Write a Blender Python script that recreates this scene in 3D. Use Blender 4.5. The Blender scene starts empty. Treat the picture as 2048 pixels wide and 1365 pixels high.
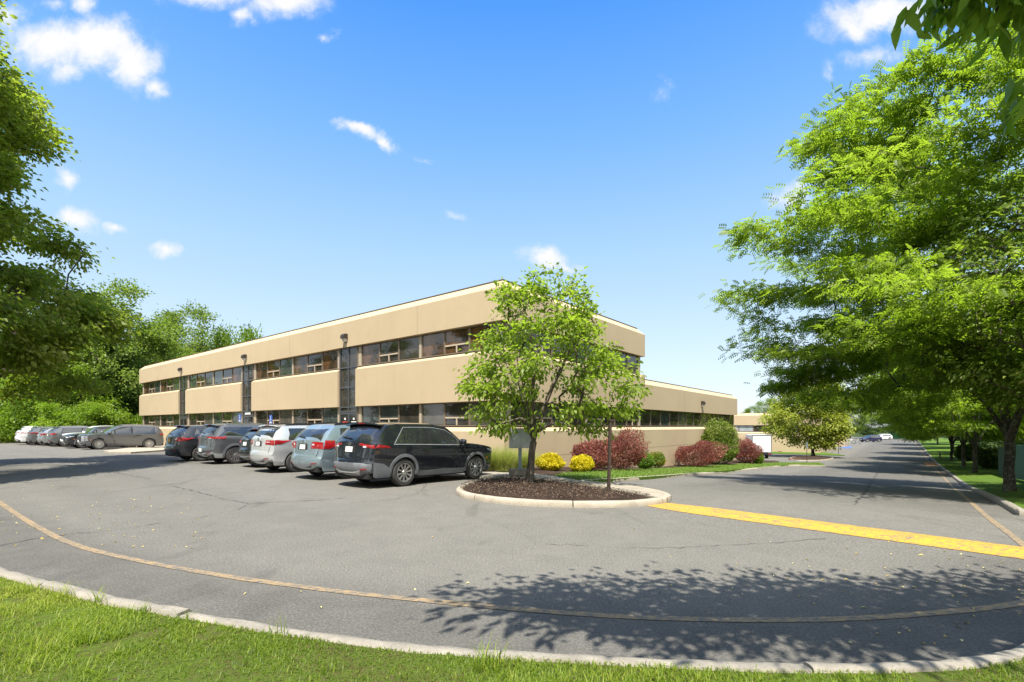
import bpy, bmesh, math, random
import numpy as np
from mathutils import Vector, Matrix
from mathutils.geometry import delaunay_2d_cdt

SC = bpy.context.scene
COL = SC.collection
R = math.radians
rng = np.random.default_rng(7)
random.seed(7)

# ------------------------------------------------------------------ place
EYE = 1.65                       # eye height above the asphalt
FPX, CX, HY = 984.0, 1024.0, 853.0
B2 = np.array([0.6242, 0.7813])  # along the road, nose-in direction of the parked cars
A2 = np.array([-0.7813, 0.6242])  # along the long facade
ANG = math.atan2(B2[1], B2[0])

_kt = np.array([-400, 8.5, 11, 13, 16, 19, 24, 31, 39, 47, 63, 75, 100, 170, 2000.0])
_kz = np.array([0, 0, -.03, -.10, -.25, -.42, -.74, -1.2, -1.52, -1.78, -2.1, -2.25, -2.25, -2.05, -2.05])
_tt = np.linspace(-30, 220, 2501)
_zz = np.interp(_tt, _kt, _kz)
_k = np.ones(31) / 31
_zs = np.convolve(np.pad(_zz, 15, mode='edge'), _k, mode='valid')

def G(x, y):
    """height of the paved ground"""
    return np.interp(B2[0] * np.asarray(x) + B2[1] * np.asarray(y), _tt, _zs)

def tn(t, n):
    """road coordinates (along, to the right) -> x, y"""
    return (t * B2[0] - n * A2[0], t * B2[1] - n * A2[1])

def at(px, py, off=0.0):
    """point of the ground seen at a pixel of the photograph"""
    kx, kz = (px - CX) / FPX, (py - HY) / FPX
    lo = 0.6
    f = lambda d: (EYE - kz * d) - (G(kx * d, d) + off)
    d = lo
    while d < 600 and f(d) > 0:
        lo = d; d *= 1.03
    hi = d
    for _ in range(40):
        m = (lo + hi) / 2
        if f(m) > 0: lo = m
        else: hi = m
    return (kx * hi, hi, float(G(kx * hi, hi)) + off)

def dirpt(px, py, d):
    return (d * (px - CX) / FPX, d, EYE - (py - HY) / FPX * d)

# ------------------------------------------------------------------ objects
def tag(o, label=None, cat=None, group=None, kind=None):
    if label: o['label'] = label
    if cat: o['category'] = cat
    if group: o['group'] = group
    if kind: o['kind'] = kind
    return o

def empty(name, loc=(0, 0, 0), rz=0.0):
    o = bpy.data.objects.new(name, None)
    o.empty_display_size = .2
    COL.objects.link(o)
    o.location = loc
    o.rotation_euler = (0, 0, rz)
    return o

def link(name, me, parent=None, loc=(0, 0, 0), rot=(0, 0, 0)):
    o = bpy.data.objects.new(name, me)
    COL.objects.link(o)
    o.parent = parent
    o.location = loc
    o.rotation_euler = rot
    return o

def copy_tree(o, parent=None):
    c = o.copy()
    COL.objects.link(c)
    c.parent = parent
    for ch in list(o.children):
        copy_tree(ch, c)
    return c

def np_mesh(name, V, F, mat, tint=None, smooth=False):
    V = np.asarray(V, dtype=np.float32).reshape(-1, 3)
    F = np.asarray(F, dtype=np.int32)
    n, k = F.shape
    me = bpy.data.meshes.new(name)
    me.vertices.add(len(V))
    me.vertices.foreach_set('co', V.ravel())
    me.loops.add(n * k)
    me.loops.foreach_set('vertex_index', F.ravel())
    me.polygons.add(n)
    me.polygons.foreach_set('loop_start', np.arange(0, n * k, k, dtype=np.int32))
    if smooth:
        me.polygons.foreach_set('use_smooth', np.ones(n, dtype=bool))
    me.update(calc_edges=True)
    if tint is not None:
        at_ = me.attributes.new('tint', 'FLOAT', 'FACE')
        at_.data.foreach_set('value', np.asarray(tint, dtype=np.float32))
    if mat: me.materials.append(mat)
    return me

class MB:
    """collects shapes, builds ONE mesh object"""
    def __init__(s): s.v = []; s.f = []
    def add(s, V, F):
        n = len(s.v)
        s.v += [tuple(float(c) for c in p) for p in V]
        s.f += [tuple(int(i) + n for i in f) for f in F]
        return s
    def box(s, lo, hi, bev=0.0):
        (x0, y0, z0), (x1, y1, z1) = lo, hi
        V = [(x0, y0, z0), (x1, y0, z0), (x1, y1, z0), (x0, y1, z0), (x0, y0, z1), (x1, y0, z1), (x1, y1, z1), (x0, y1, z1)]
        F = [(0, 3, 2, 1), (4, 5, 6, 7), (0, 1, 5, 4), (1, 2, 6, 5), (2, 3, 7, 6), (3, 0, 4, 7)]
        return s.add(V, F)
    def bar(s, p, q, w, h=None, n=4, up=(0, 0, 1), r1=None):
        """round (n>4) or square bar from p to q"""
        p, q = Vector(p), Vector(q)
        d = (q - p).normalized()
        u = Vector(up)
        if abs(d.dot(u)) > .98: u = Vector((1, 0, 0))
        sx = d.cross(u).normalized(); sy = sx.cross(d).normalized()
        h = h or w
        V = []
        for e, c in ((0, p), (1, q)):
            k = 1.0 if (e == 0 or r1 is None) else r1 / (w / 2)
            for i in range(n):
                an = 2 * math.pi * (i + .5) / n
                m = 1 / math.cos(math.pi / n) if n == 4 else 1
                V.append(c + sx * (math.cos(an) * w / 2 * m * k) + sy * (math.sin(an) * h / 2 * m * k))
        F = [(i, (i + 1) % n, n + (i + 1) % n, n + i) for i in range(n)]
        F += [tuple(range(n))[::-1], tuple(range(n, 2 * n))]
        return s.add(V, F)
    def lathe(s, prof, c=(0, 0, 0), n=24, axis='z'):
        V = []; F = []
        m = len(prof)
        for j in range(n):
            an = 2 * math.pi * j / n
            for r, h in prof:
                if axis == 'z': V.append((c[0] + r * math.cos(an), c[1] + r * math.sin(an), c[2] + h))
                elif axis == 'y': V.append((c[0] + r * math.cos(an), c[1] + h, c[2] + r * math.sin(an)))
                else: V.append((c[0] + h, c[1] + r * math.cos(an), c[2] + r * math.sin(an)))
        for j in range(n):
            k = (j + 1) % n
            for i in range(m - 1):
                F.append((j * m + i, k * m + i, k * m + i + 1, j * m + i + 1))
        return s.add(V, F)
    def build(s, name, mat, parent=None, smooth=None, bevel=0.0, loc=(0, 0, 0), rot=(0, 0, 0), weld=False):
        me = bpy.data.meshes.new(name)
        me.from_pydata(s.v, [], s.f)
        if bevel or weld:
            bm = bmesh.new(); bm.from_mesh(me)
            bmesh.ops.remove_doubles(bm, verts=bm.verts, dist=1e-4)
            if bevel:
                es = [e for e in bm.edges if len(e.link_faces) == 2 and e.calc_face_angle(0) > .6]
                bmesh.ops.bevel(bm, geom=es, offset=bevel, segments=2, affect='EDGES', clamp_overlap=True)
            bm.to_mesh(me); bm.free()
        me.update()
        bm = bmesh.new(); bm.from_mesh(me)
        bmesh.ops.recalc_face_normals(bm, faces=bm.faces)
        bm.to_mesh(me); bm.free()
        if mat: me.materials.append(mat)
        if smooth is not None:
            me.polygons.foreach_set('use_smooth', np.ones(len(me.polygons), dtype=bool))
            me.set_sharp_from_angle(angle=R(smooth))
        return link(name, me, parent, loc, rot)

def cdt(poly, pts=()):
    vs = [Vector((p[0], p[1])) for p in poly] + [Vector((p[0], p[1])) for p in pts]
    r = delaunay_2d_cdt(vs, [], [list(range(len(poly)))], 1, 1e-6)
    return [(v.x, v.y) for v in r[0]], [tuple(f) for f in r[2]]

def inpoly(poly, X, Y):
    P = np.asarray(poly); ins = np.zeros(X.shape, bool)
    j = len(P) - 1
    for i in range(len(P)):
        xi, yi = P[i, 0], P[i, 1]; xj, yj = P[j, 0], P[j, 1]
        c = ((yi > Y) != (yj > Y)) & (X < (xj - xi) * (Y - yi) / (yj - yi + 1e-12) + xi)
        ins ^= c; j = i
    return ins

def gridpts(poly, h):
    P = np.asarray(poly)
    xs = np.arange(P[:, 0].min() + h * .5, P[:, 0].max(), h)
    ys = np.arange(P[:, 1].min() + h * .5, P[:, 1].max(), h)
    if len(xs) == 0 or len(ys) == 0: return []
    X, Y = np.meshgrid(xs, ys)
    m = inpoly(poly, X, Y)
    return list(zip(X[m], Y[m]))

def smooth_line(pts, n=2, closed=False):
    P = [np.asarray(p, float) for p in pts]
    for _ in range(n):
        Q = []
        m = len(P)
        rngi = range(m if closed else m - 1)
        if not closed: Q.append(P[0])
        for i in rngi:
            a, b = P[i], P[(i + 1) % m]
            Q += [a * .75 + b * .25, a * .25 + b * .75]
        if not closed: Q.append(P[-1])
        P = Q
    return P

def resample(pts, step):
    P = np.asarray(pts, float)
    d = np.r_[0, np.cumsum(np.linalg.norm(np.diff(P[:, :2], axis=0), axis=1))]
    n = max(2, int(d[-1] / step) + 1)
    t = np.linspace(0, d[-1], n)
    return np.stack([np.interp(t, d, P[:, k]) for k in range(P.shape[1])], 1)

# ------------------------------------------------------------------ materials
def new_mat(name):
    m = bpy.data.materials.new(name); m.use_nodes = True
    nt = m.node_tree; nt.nodes.clear()
    out = nt.nodes.new('ShaderNodeOutputMaterial')
    return m, nt, out

def N(nt, typ, **kw):
    n = nt.nodes.new(typ)
    for k, v in kw.items():
        if k.startswith('i_'):
            key = k[2:].replace('_', ' ')
            n.inputs[key].default_value = v
        else: setattr(n, k, v)
    return n

def mixc(nt, fac, a, b, mode='MIX'):
    n = nt.nodes.new('ShaderNodeMix'); n.data_type = 'RGBA'; n.blend_type = mode
    for sock, v in ((n.inputs[0], fac), (n.inputs[6], a), (n.inputs[7], b)):
        if hasattr(v, 'is_linked'): nt.links.new(v, sock)
        elif isinstance(v, (int, float)): sock.default_value = v
        else: sock.default_value = (*v, 1) if len(v) == 3 else v
    return n.outputs[2]

def ramp(nt, src, stops):
    n = nt.nodes.new('ShaderNodeValToRGB')
    nt.links.new(src, n.inputs[0])
    el = n.color_ramp.elements
    while len(el) < len(stops): el.new(.5)
    for e, (p, c) in zip(el, stops):
        e.position = p
        e.color = (c, c, c, 1) if isinstance(c, (int, float)) else (*c, 1)
    return n.outputs[0]

def noise(nt, scale, detail=4, rough=.55, vec=None, dist=0.0):
    n = N(nt, 'ShaderNodeTexNoise', i_Scale=scale, i_Detail=detail, i_Roughness=rough, i_Distortion=dist)
    if vec is not None: nt.links.new(vec, n.inputs['Vector'])
    return n.outputs['Fac']

def objco(nt):
    return nt.nodes.new('ShaderNodeTexCoord').outputs['Object']

def geoco(nt):
    return nt.nodes.new('ShaderNodeNewGeometry').outputs['Position']

def mapped(nt, vec, scale):
    n = N(nt, 'ShaderNodeMapping', i_Scale=scale)
    nt.links.new(vec, n.inputs['Vector'])
    return n.outputs['Vector']

def bump(nt, h, strength=.3, dist=.01):
    n = N(nt, 'ShaderNodeBump', i_Strength=strength, i_Distance=dist)
    nt.links.new(h, n.inputs['Height'])
    return n.outputs['Normal']

def plain(name, col, rough=.6, metal=0.0, var=.12, scale=6.0, coat=0.0, bumpy=0.0, spec=.5, bscale=60):
    """principled with a little procedural mottling"""
    m, nt, out = new_mat(name)
    p = N(nt, 'ShaderNodeBsdfPrincipled', i_Roughness=rough, i_Metallic=metal)
    p.inputs['Coat Weight'].default_value = coat
    p.inputs['Coat Roughness'].default_value = .04
    p.inputs['Specular IOR Level'].default_value = spec
    co = objco(nt)
    f = noise(nt, scale, 5, .6, co)
    lo = tuple(c * (1 - var) for c in col); hi = tuple(min(1, c * (1 + var)) for c in col)
    c = mixc(nt, ramp(nt, f, [(.3, 0.0), (.7, 1.0)]), lo, hi)
    nt.links.new(c, p.inputs['Base Color'])
    if bumpy:
        nt.links.new(bump(nt, noise(nt, bscale, 4, .6, co), bumpy, .01), p.inputs['Normal'])
    nt.links.new(p.outputs[0], out.inputs[0])
    return m

def leaf_mat(name, c0, c1, c2=None, trans=.35, rough=.5):
    """leaf colour runs over each leaf's own random tint"""
    m, nt, out = new_mat(name)
    at_ = N(nt, 'ShaderNodeAttribute', attribute_name='tint')
    stops = [(0.0, c0), (1.0, c1)] if c2 is None else [(0.0, c0), (.6, c1), (1.0, c2)]
    c = ramp(nt, at_.outputs['Fac'], stops)
    p = N(nt, 'ShaderNodeBsdfPrincipled', i_Roughness=rough)
    p.inputs['Specular IOR Level'].default_value = .35
    nt.links.new(c, p.inputs['Base Color'])
    t = N(nt, 'ShaderNodeBsdfTranslucent')
    tc = mixc(nt, .55, c, tuple(min(1, v * 2.2) for v in (c1[0] * 1.1, c1[1] * 1.15, c1[2] * .5)))
    nt.links.new(tc, t.inputs['Color'])
    mx = N(nt, 'ShaderNodeMixShader', i_Fac=trans)
    nt.links.new(p.outputs[0], mx.inputs[1]); nt.links.new(t.outputs[0], mx.inputs[2])
    nt.links.new(mx.outputs[0], out.inputs[0])
    return m

def text_mesh(name, body, size, mat, extrude=.003):
    cu = bpy.data.curves.new(name, 'FONT')
    cu.body = body; cu.size = size; cu.extrude = extrude
    cu.align_x = 'CENTER'; cu.align_y = 'CENTER'
    o = bpy.data.objects.new(name, cu); COL.objects.link(o)
    dg = bpy.context.evaluated_depsgraph_get(); dg.update()
    me = bpy.data.meshes.new_from_object(o.evaluated_get(dg))
    bpy.data.objects.remove(o); bpy.data.curves.remove(cu)
    me.materials.clear(); me.materials.append(mat)
    me.name = name
    return me
# ------------------------------------------------------------------ camera, sun, sky
cam = bpy.data.cameras.new('camera'); cam.sensor_width = 36; cam.lens = FPX / 2048 * 36
cam.shift_y = (HY - 682.5) / 2048; cam.clip_start = .05; cam.clip_end = 5000
co = bpy.data.objects.new('camera', cam); COL.objects.link(co)
co.location = (0, 0, EYE); co.rotation_euler = (R(90), 0, 0)
SC.camera = co

EL = R(63); SH = Vector((-.10, -1, 0)).normalized()
sdir = Vector((SH.x * math.cos(EL), SH.y * math.cos(EL), math.sin(EL)))
sun = bpy.data.lights.new('sun', 'SUN'); sun.energy = 4.8; sun.angle = R(.53); sun.color = (1, .945, .855)
so = bpy.data.objects.new('sun', sun); COL.objects.link(so)
so.rotation_euler = sdir.to_track_quat('Z', 'Y').to_euler(); so.location = (0, 0, 60)

w = bpy.data.worlds.new('World'); SC.world = w; w.use_nodes = True
nt = w.node_tree; nt.nodes.clear()
wo = nt.nodes.new('ShaderNodeOutputWorld')
bg = N(nt, 'ShaderNodeBackground', i_Strength=.119)
sky = nt.nodes.new('ShaderNodeTexSky'); sky.sky_type = 'NISHITA'; sky.sun_disc = False
sky.sun_elevation = EL; sky.sun_rotation = math.atan2(SH.x, SH.y) % (2 * math.pi)
sky.air_density = 1.0; sky.dust_density = .6; sky.ozone_density = 3.0; sky.altitude = 0
hs = N(nt, 'ShaderNodeHueSaturation', i_Hue=.5, i_Saturation=1.1, i_Value=1.25)
nt.links.new(sky.outputs[0], hs.inputs['Color'])
# clouds: soft patches fixed in the sky, broken up by noise
tc = nt.nodes.new('ShaderNodeTexCoord').outputs['Generated']
sep = nt.nodes.new('ShaderNodeSeparateXYZ'); nt.links.new(tc, sep.inputs[0])
def M(op, a, b=None, c=None, clamp=False):
    n = nt.nodes.new('ShaderNodeMath'); n.operation = op; n.use_clamp = clamp
    for i, v in enumerate((a, b, c)):
        if v is None: continue
        if hasattr(v, 'is_linked'): nt.links.new(v, n.inputs[i])
        else: n.inputs[i].default_value = v
    return n.outputs[0]
yy = M('MAXIMUM', sep.outputs[1], .05)
cv = nt.nodes.new('ShaderNodeCombineXYZ')
nt.links.new(M('DIVIDE', sep.outputs[0], yy), cv.inputs[0])
nt.links.new(M('DIVIDE', sep.outputs[2], yy), cv.inputs[1])
# warp the coordinates so that the patches fray
wn = N(nt, 'ShaderNodeTexNoise', i_Scale=11.0, i_Detail=5.0, i_Roughness=.6)
nt.links.new(cv.outputs[0], wn.inputs['Vector'])
vm = nt.nodes.new('ShaderNodeVectorMath'); vm.operation = 'MULTIPLY_ADD'
nt.links.new(wn.outputs['Color'], vm.inputs[0]); vm.inputs[1].default_value = (.09, .07, 0)
va = nt.nodes.new('ShaderNodeVectorMath'); va.operation = 'ADD'
nt.links.new(cv.outputs[0], va.inputs[0]); va.inputs[1].default_value = (-.045, -.035, 0)
nt.links.new(va.outputs[0], vm.inputs[2])
acc = None
CL = [(105, 92, 95, 48, 0, 1.1), (195, 85, 95, 52, 0, 1.15), (262, 125, 62, 52, -35, 1.1), (308, 172, 34, 22, -50, .8), (130, 140, 50, 30, 10, .8),
      (15, 35, 34, 34, 0, .8), (165, 8, 22, 26, 0, .75), (110, 12, 40, 16, 0, .5), (430, -8, 110, 30, 0, .95), (575, 5, 90, 32, 8, .95), (492, 36, 26, 24, 40, .8),
      (715, 262, 52, 15, -20, .95), (772, 290, 34, 17, -38, 1.0), (1090, 518, 44, 26, -5, 1.0), (1135, 530, 40, 14, -15, .8),
      (1760, 25, 125, 45, 12, 1.05), (1700, 50, 55, 32, -30, .9), (1830, 45, 30, 22, 0, .6), (1745, 112, 75, 24, 6, .62), (1660, 135, 16, 26, 20, .55),
      (1585, 395, 45, 32, 30, .8), (1330, 180, 26, 30, 20, .33), (135, 358, 24, 20, 0, .9), (148, 440, 46, 26, -25, .95), (234, 459, 36, 11, -3, .8), (330, 496, 28, 15, -5, .85),
      (900, 425, 30, 9, -10, .42), (662, 70, 15, 12, 0, .5), (848, 322, 16, 8, 0, .45), (1640, 720, 120, 60, 0, .5)]
for px, py, sa, sb, an, k in CL:
    mp = nt.nodes.new('ShaderNodeMapping'); mp.vector_type = 'TEXTURE'
    mp.inputs['Location'].default_value = ((px - CX) / FPX, (HY - py) / FPX, 0)
    mp.inputs['Rotation'].default_value = (0, 0, R(an))
    mp.inputs['Scale'].default_value = (sa * 1.42 / FPX, sb * 1.42 / FPX, 1)
    nt.links.new(vm.outputs[0], mp.inputs['Vector'])
    ln = nt.nodes.new('ShaderNodeVectorMath'); ln.operation = 'LENGTH'
    nt.links.new(mp.outputs[0], ln.inputs[0])
    v = M('MULTIPLY_ADD', ln.outputs['Value'], -k, k)
    acc = v if acc is None else M('SMOOTH_MAX', acc, v, .12)
fn = N(nt, 'ShaderNodeTexNoise', i_Scale=27.0, i_Detail=8.0, i_Roughness=.66, i_Distortion=.4)
nt.links.new(cv.outputs[0], fn.inputs['Vector'])
dens = M('ADD', acc, M('MULTIPLY_ADD', fn.outputs['Fac'], .85, -.45))
mr = N(nt, 'ShaderNodeMapRange', interpolation_type='SMOOTHERSTEP')
mr.inputs['From Min'].default_value = -.02; mr.inputs['From Max'].default_value = .95
nt.links.new(dens, mr.inputs['Value'])
fwd = M('GREATER_THAN', sep.outputs[1], .05)
cm = M('MULTIPLY', mr.outputs[0], fwd)
# a clear deep-blue day: the physical sky pulled towards the colours of a clean polarised sky, by height above the horizon
el_ = M('MAXIMUM', sep.outputs[2], 0.0)
grade = ramp(nt, el_, [(0.0, (.84, .90, .95)), (.144, (.69, .83, .97)), (.33, (.45, .70, .98)), (.50, (.215, .515, 1.0)), (.65, (.075, .35, 1.0)), (1.0, (.03, .24, .9))])
gm = nt.nodes.new('ShaderNodeVectorMath'); gm.operation = 'SCALE'; gm.inputs['Scale'].default_value = 3.85
nt.links.new(grade, gm.inputs[0])
skyc = mixc(nt, .84, hs.outputs[0], gm.outputs[0])
cc = ramp(nt, M('MAXIMUM', dens, M('MULTIPLY', sep.outputs[1], -1.0)), [(.1, (.90, .95, 1.0)), (.75, (.99, .99, .985))])
# unseen broken cloud, added bright behind the viewpoint to whiten and lift the shade
bn = N(nt, 'ShaderNodeTexNoise', i_Scale=2.6, i_Detail=6.0, i_Roughness=.6, i_Distortion=.3)
nt.links.new(tc, bn.inputs['Vector'])
bm_ = N(nt, 'ShaderNodeMapRange', interpolation_type='SMOOTHSTEP')
bm_.inputs['From Min'].default_value = .40; bm_.inputs['From Max'].default_value = .58
nt.links.new(bn.outputs['Fac'], bm_.inputs['Value'])
bk = N(nt, 'ShaderNodeMapRange', interpolation_type='SMOOTHSTEP')
bk.inputs['From Min'].default_value = .30; bk.inputs['From Max'].default_value = -.15
nt.links.new(sep.outputs[1], bk.inputs['Value'])
cm = M('MAXIMUM', cm, M('MULTIPLY', bm_.outputs[0], bk.outputs[0]))
cs = nt.nodes.new('ShaderNodeVectorMath'); cs.operation = 'SCALE'; cs.inputs['Scale'].default_value = 3.85
nt.links.new(cc, cs.inputs[0])
bmul = N(nt, 'ShaderNodeMapRange'); bmul.inputs['From Min'].default_value = .2; bmul.inputs['From Max'].default_value = -.3; bmul.inputs['To Min'].default_value = 3.85; bmul.inputs['To Max'].default_value = 7.5
nt.links.new(sep.outputs[1], bmul.inputs['Value']); nt.links.new(bmul.outputs[0], cs.inputs['Scale'])
col = mixc(nt, cm, skyc, cs.outputs[0])
nt.links.new(col, bg.inputs['Color']); nt.links.new(bg.outputs[0], wo.inputs[0])

SC.view_settings.view_transform = 'Standard'; SC.view_settings.look = 'None'
SC.view_settings.exposure = 1.15; SC.view_settings.gamma = 1
SC.view_settings.use_curve_mapping = False
SC.cycles.max_bounces = 7; SC.cycles.diffuse_bounces = 4; SC.cycles.glossy_bounces = 3
SC.cycles.transmission_bounces = 3; SC.cycles.transparent_max_bounces = 4
SC.cycles.use_denoising = True; SC.cycles.denoiser = 'OPENIMAGEDENOISE'
SC.cycles.sample_clamp_indirect = 6
SC.cycles.caustics_reflective = False; SC.cycles.caustics_refractive = False
# ------------------------------------------------------------------ ground materials
def asphalt_mat():
    m, nt, out = new_mat('asphalt')
    P = geoco(nt)
    p = N(nt, 'ShaderNodeBsdfPrincipled', i_Roughness=.88)
    p.inputs['Specular IOR Level'].default_value = .25
    big = noise(nt, .22, 5, .6, P, .6)
    mid = noise(nt, 1.9, 6, .65, P, .3)
    agg = noise(nt, 42, 5, .8, P)
    vor = N(nt, 'ShaderNodeTexVoronoi', i_Scale=34.0); nt.links.new(P, vor.inputs['Vector'])
    base = mixc(nt, ramp(nt, big, [(.32, 0), (.68, 1)]), (.106, .101, .088), (.136, .129, .111))
    base = mixc(nt, ramp(nt, mid, [(.36, .0), (.70, .75)]), base, (.086, .082, .072))
    base = mixc(nt, ramp(nt, agg, [(.47, 0), (.60, 1.0)]), base, (.19, .18, .153))
    base = mixc(nt, ramp(nt, noise(nt, 36, 5, .8, mapped(nt, P, (1.3, 1.1, 1))), [(.36, .85), (.45, 0)]), base, (.045, .042, .036))
    base = mixc(nt, ramp(nt, vor.outputs['Distance'], [(.0, .8), (.13, 0)]), base, (.25, .238, .205))
    # darker resurfaced stretch along the road and oil in the bays
    st = noise(nt, .9, 4, .6, mapped(nt, P, (1.0, .35, 1)), 1.2)
    base = mixc(nt, ramp(nt, st, [(.60, 0), (.72, .42)]), base, (.062, .058, .050))
    ed = N(nt, 'ShaderNodeAttribute', attribute_name='newer')
    fe = M2(nt, 'MULTIPLY', ed.outputs['Fac'], ramp(nt, noise(nt, 1.3, 5, .65, P, .8), [(.25, .35), (.65, 1.0)]))
    base = mixc(nt, fe, base, mixc(nt, .46, base, (.030, .029, .028)))
    nt.links.new(base, p.inputs['Base Color'])
    hb = M2(nt, 'ADD', agg, vor.outputs['Distance'])
    nt.links.new(bump(nt, hb, .55, .006), p.inputs['Normal'])
    nt.links.new(p.outputs[0], out.inputs[0])
    return m

def M2(nt, op, a, b=None):
    n = nt.nodes.new('ShaderNodeMath'); n.operation = op
    for i, v in enumerate((a, b)):
        if v is None: continue
        if hasattr(v, 'is_linked'): nt.links.new(v, n.inputs[i])
        else: n.inputs[i].default_value = v
    return n.outputs[0]

def paint_mat(name, c, worn=.5, w2=None):
    m, nt, out = new_mat(name)
    P = geoco(nt)
    p = N(nt, 'ShaderNodeBsdfPrincipled', i_Roughness=.75)
    p.inputs['Specular IOR Level'].default_value = .3
    n1 = noise(nt, 22, 7, .75, mapped(nt, P, (.55, 1.2, 1)), .6); n2 = noise(nt, 2.2, 5, .65, P, .8)
    f = M2(nt, 'ADD', M2(nt, 'MULTIPLY', n1, .82), M2(nt, 'MULTIPLY', n2, .18))
    col = mixc(nt, ramp(nt, f, [(.34 + .16 * worn, 1), (.43 + .2 * worn, 0)]), c, (.11, .105, .095))
    nt.links.new(col, p.inputs['Base Color'])
    nt.links.new(bump(nt, noise(nt, 95, 2, .7, P), .4, .005), p.inputs['Normal'])
    nt.links.new(p.outputs[0], out.inputs[0])
    return m

def concrete_mat(name, c=(.46, .41, .34), scale=3.0):
    m, nt, out = new_mat(name)
    P = geoco(nt)
    p = N(nt, 'ShaderNodeBsdfPrincipled', i_Roughness=.85)
    p.inputs['Specular IOR Level'].default_value = .25
    a = noise(nt, scale, 6, .65, P, .5); b = noise(nt, 60, 4, .7, P)
    col = mixc(nt, ramp(nt, a, [(.3, 0), (.7, 1)]), tuple(v * .72 for v in c), tuple(v * 1.12 for v in c))
    col = mixc(nt, ramp(nt, b, [(.36, .55), (.5, 0)]), col, tuple(v * .5 for v in c))
    nt.links.new(col, p.inputs['Base Color'])
    nt.links.new(bump(nt, M2(nt, 'ADD', a, b), .5, .01), p.inputs['Normal'])
    nt.links.new(p.outputs[0], out.inputs[0])
    return m

def soil_mat(name, stops, sc=14, bs=.8):
    m, nt, out = new_mat(name)
    P = geoco(nt)
    p = N(nt, 'ShaderNodeBsdfPrincipled', i_Roughness=.95)
    p.inputs['Specular IOR Level'].default_value = .1
    f = M2(nt, 'ADD', M2(nt, 'MULTIPLY', noise(nt, sc, 7, .75, P, .6), .65), M2(nt, 'MULTIPLY', noise(nt, sc * .07, 4, .6, P, .5), .35))
    nt.links.new(ramp(nt, f, stops), p.inputs['Base Color'])
    nt.links.new(bump(nt, noise(nt, sc * 2, 5, .7, P), bs, .03), p.inputs['Normal'])
    nt.links.new(p.outputs[0], out.inputs[0])
    return m

MT = {}
MT['asphalt'] = asphalt_mat()
MT['yellow'] = paint_mat('yellow_paint', (.46, .265, .028), .42)
MT['oldyellow'] = paint_mat('faded_yellow_paint', (.285, .20, .10), .62)
MT['bluepaint'] = paint_mat('blue_paint', (.05, .12, .45), .3)
MT['kerb'] = concrete_mat('kerb_concrete', (.36, .315, .245), 2.2)
MT['granite'] = concrete_mat('kerb_stone', (.265, .24, .195), 5.0)
MT['walk'] = concrete_mat('pavement_concrete', (.31, .275, .215), 1.2)
MT['mulch'] = soil_mat('mulch', [(.3, (.018, .012, .009)), (.5, (.045, .03, .022)), (.72, (.11, .075, .055))], 20, 1.0)
MT['lawn'] = soil_mat('lawn_soil', [(.33, (.10, .070, .042)), (.44, (.085, .085, .026)), (.54, (.085, .125, .018)), (.75, (.12, .175, .022))], 22, .9)
MT['verge'] = soil_mat('verge_turf', [(.28, (.05, .075, .014)), (.5, (.075, .13, .018)), (.72, (.12, .19, .03))], 26, .9)
MT['wild'] = soil_mat('wild_ground', [(.3, (.02, .03, .01)), (.6, (.04, .06, .015)), (.8, (.07, .08, .03))], 6, .9)
MT['tar'] = plain('tar_seal', (.045, .043, .04), .8, var=.5, scale=3)
MT['concrete_cap'] = concrete_mat('cast_concrete', (.22, .19, .16), 6)

# ------------------------------------------------------------------ ground sheets
def grid_sheet(name, ts, ns, off, mat, kind='structure'):
    T, Nn = np.meshgrid(ts, ns, indexing='ij')
    X = T * B2[0] - Nn * A2[0]; Y = T * B2[1] - Nn * A2[1]
    Z = G(X, Y) + off
    V = np.stack([X, Y, Z], -1).reshape(-1, 3)
    a, b = len(ts), len(ns)
    I = np.arange(a * b).reshape(a, b)
    F = np.stack([I[:-1, :-1], I[1:, :-1], I[1:, 1:], I[:-1, 1:]], -1).reshape(-1, 4)
    me = np_mesh(name, V, F[:, ::-1], mat, smooth=True)
    o = link(name, me); tag(o, kind=kind)
    return o

ts = np.r_[-1500, -400, -100, np.linspace(-60, 8, 10), np.linspace(9, 80, 72), np.linspace(84, 220, 30), 400, 900, 2000]
ns = np.r_[-1800, -500, np.linspace(-150, 60, 12), 120, 500, 1800]
grid_sheet('ground', ts, ns, -.06, MT['wild'])
ta = np.r_[np.linspace(-60, -10, 10), np.linspace(-9.6, 20, 75), np.linspace(20.5, 80, 120), np.linspace(82, 210, 64)]
ASPH = grid_sheet('asphalt', ta, np.r_[np.linspace(-92, -14, 30), np.linspace(-13.6, 10, 60), np.linspace(11, 60, 20)], 0, MT['asphalt'])

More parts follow.
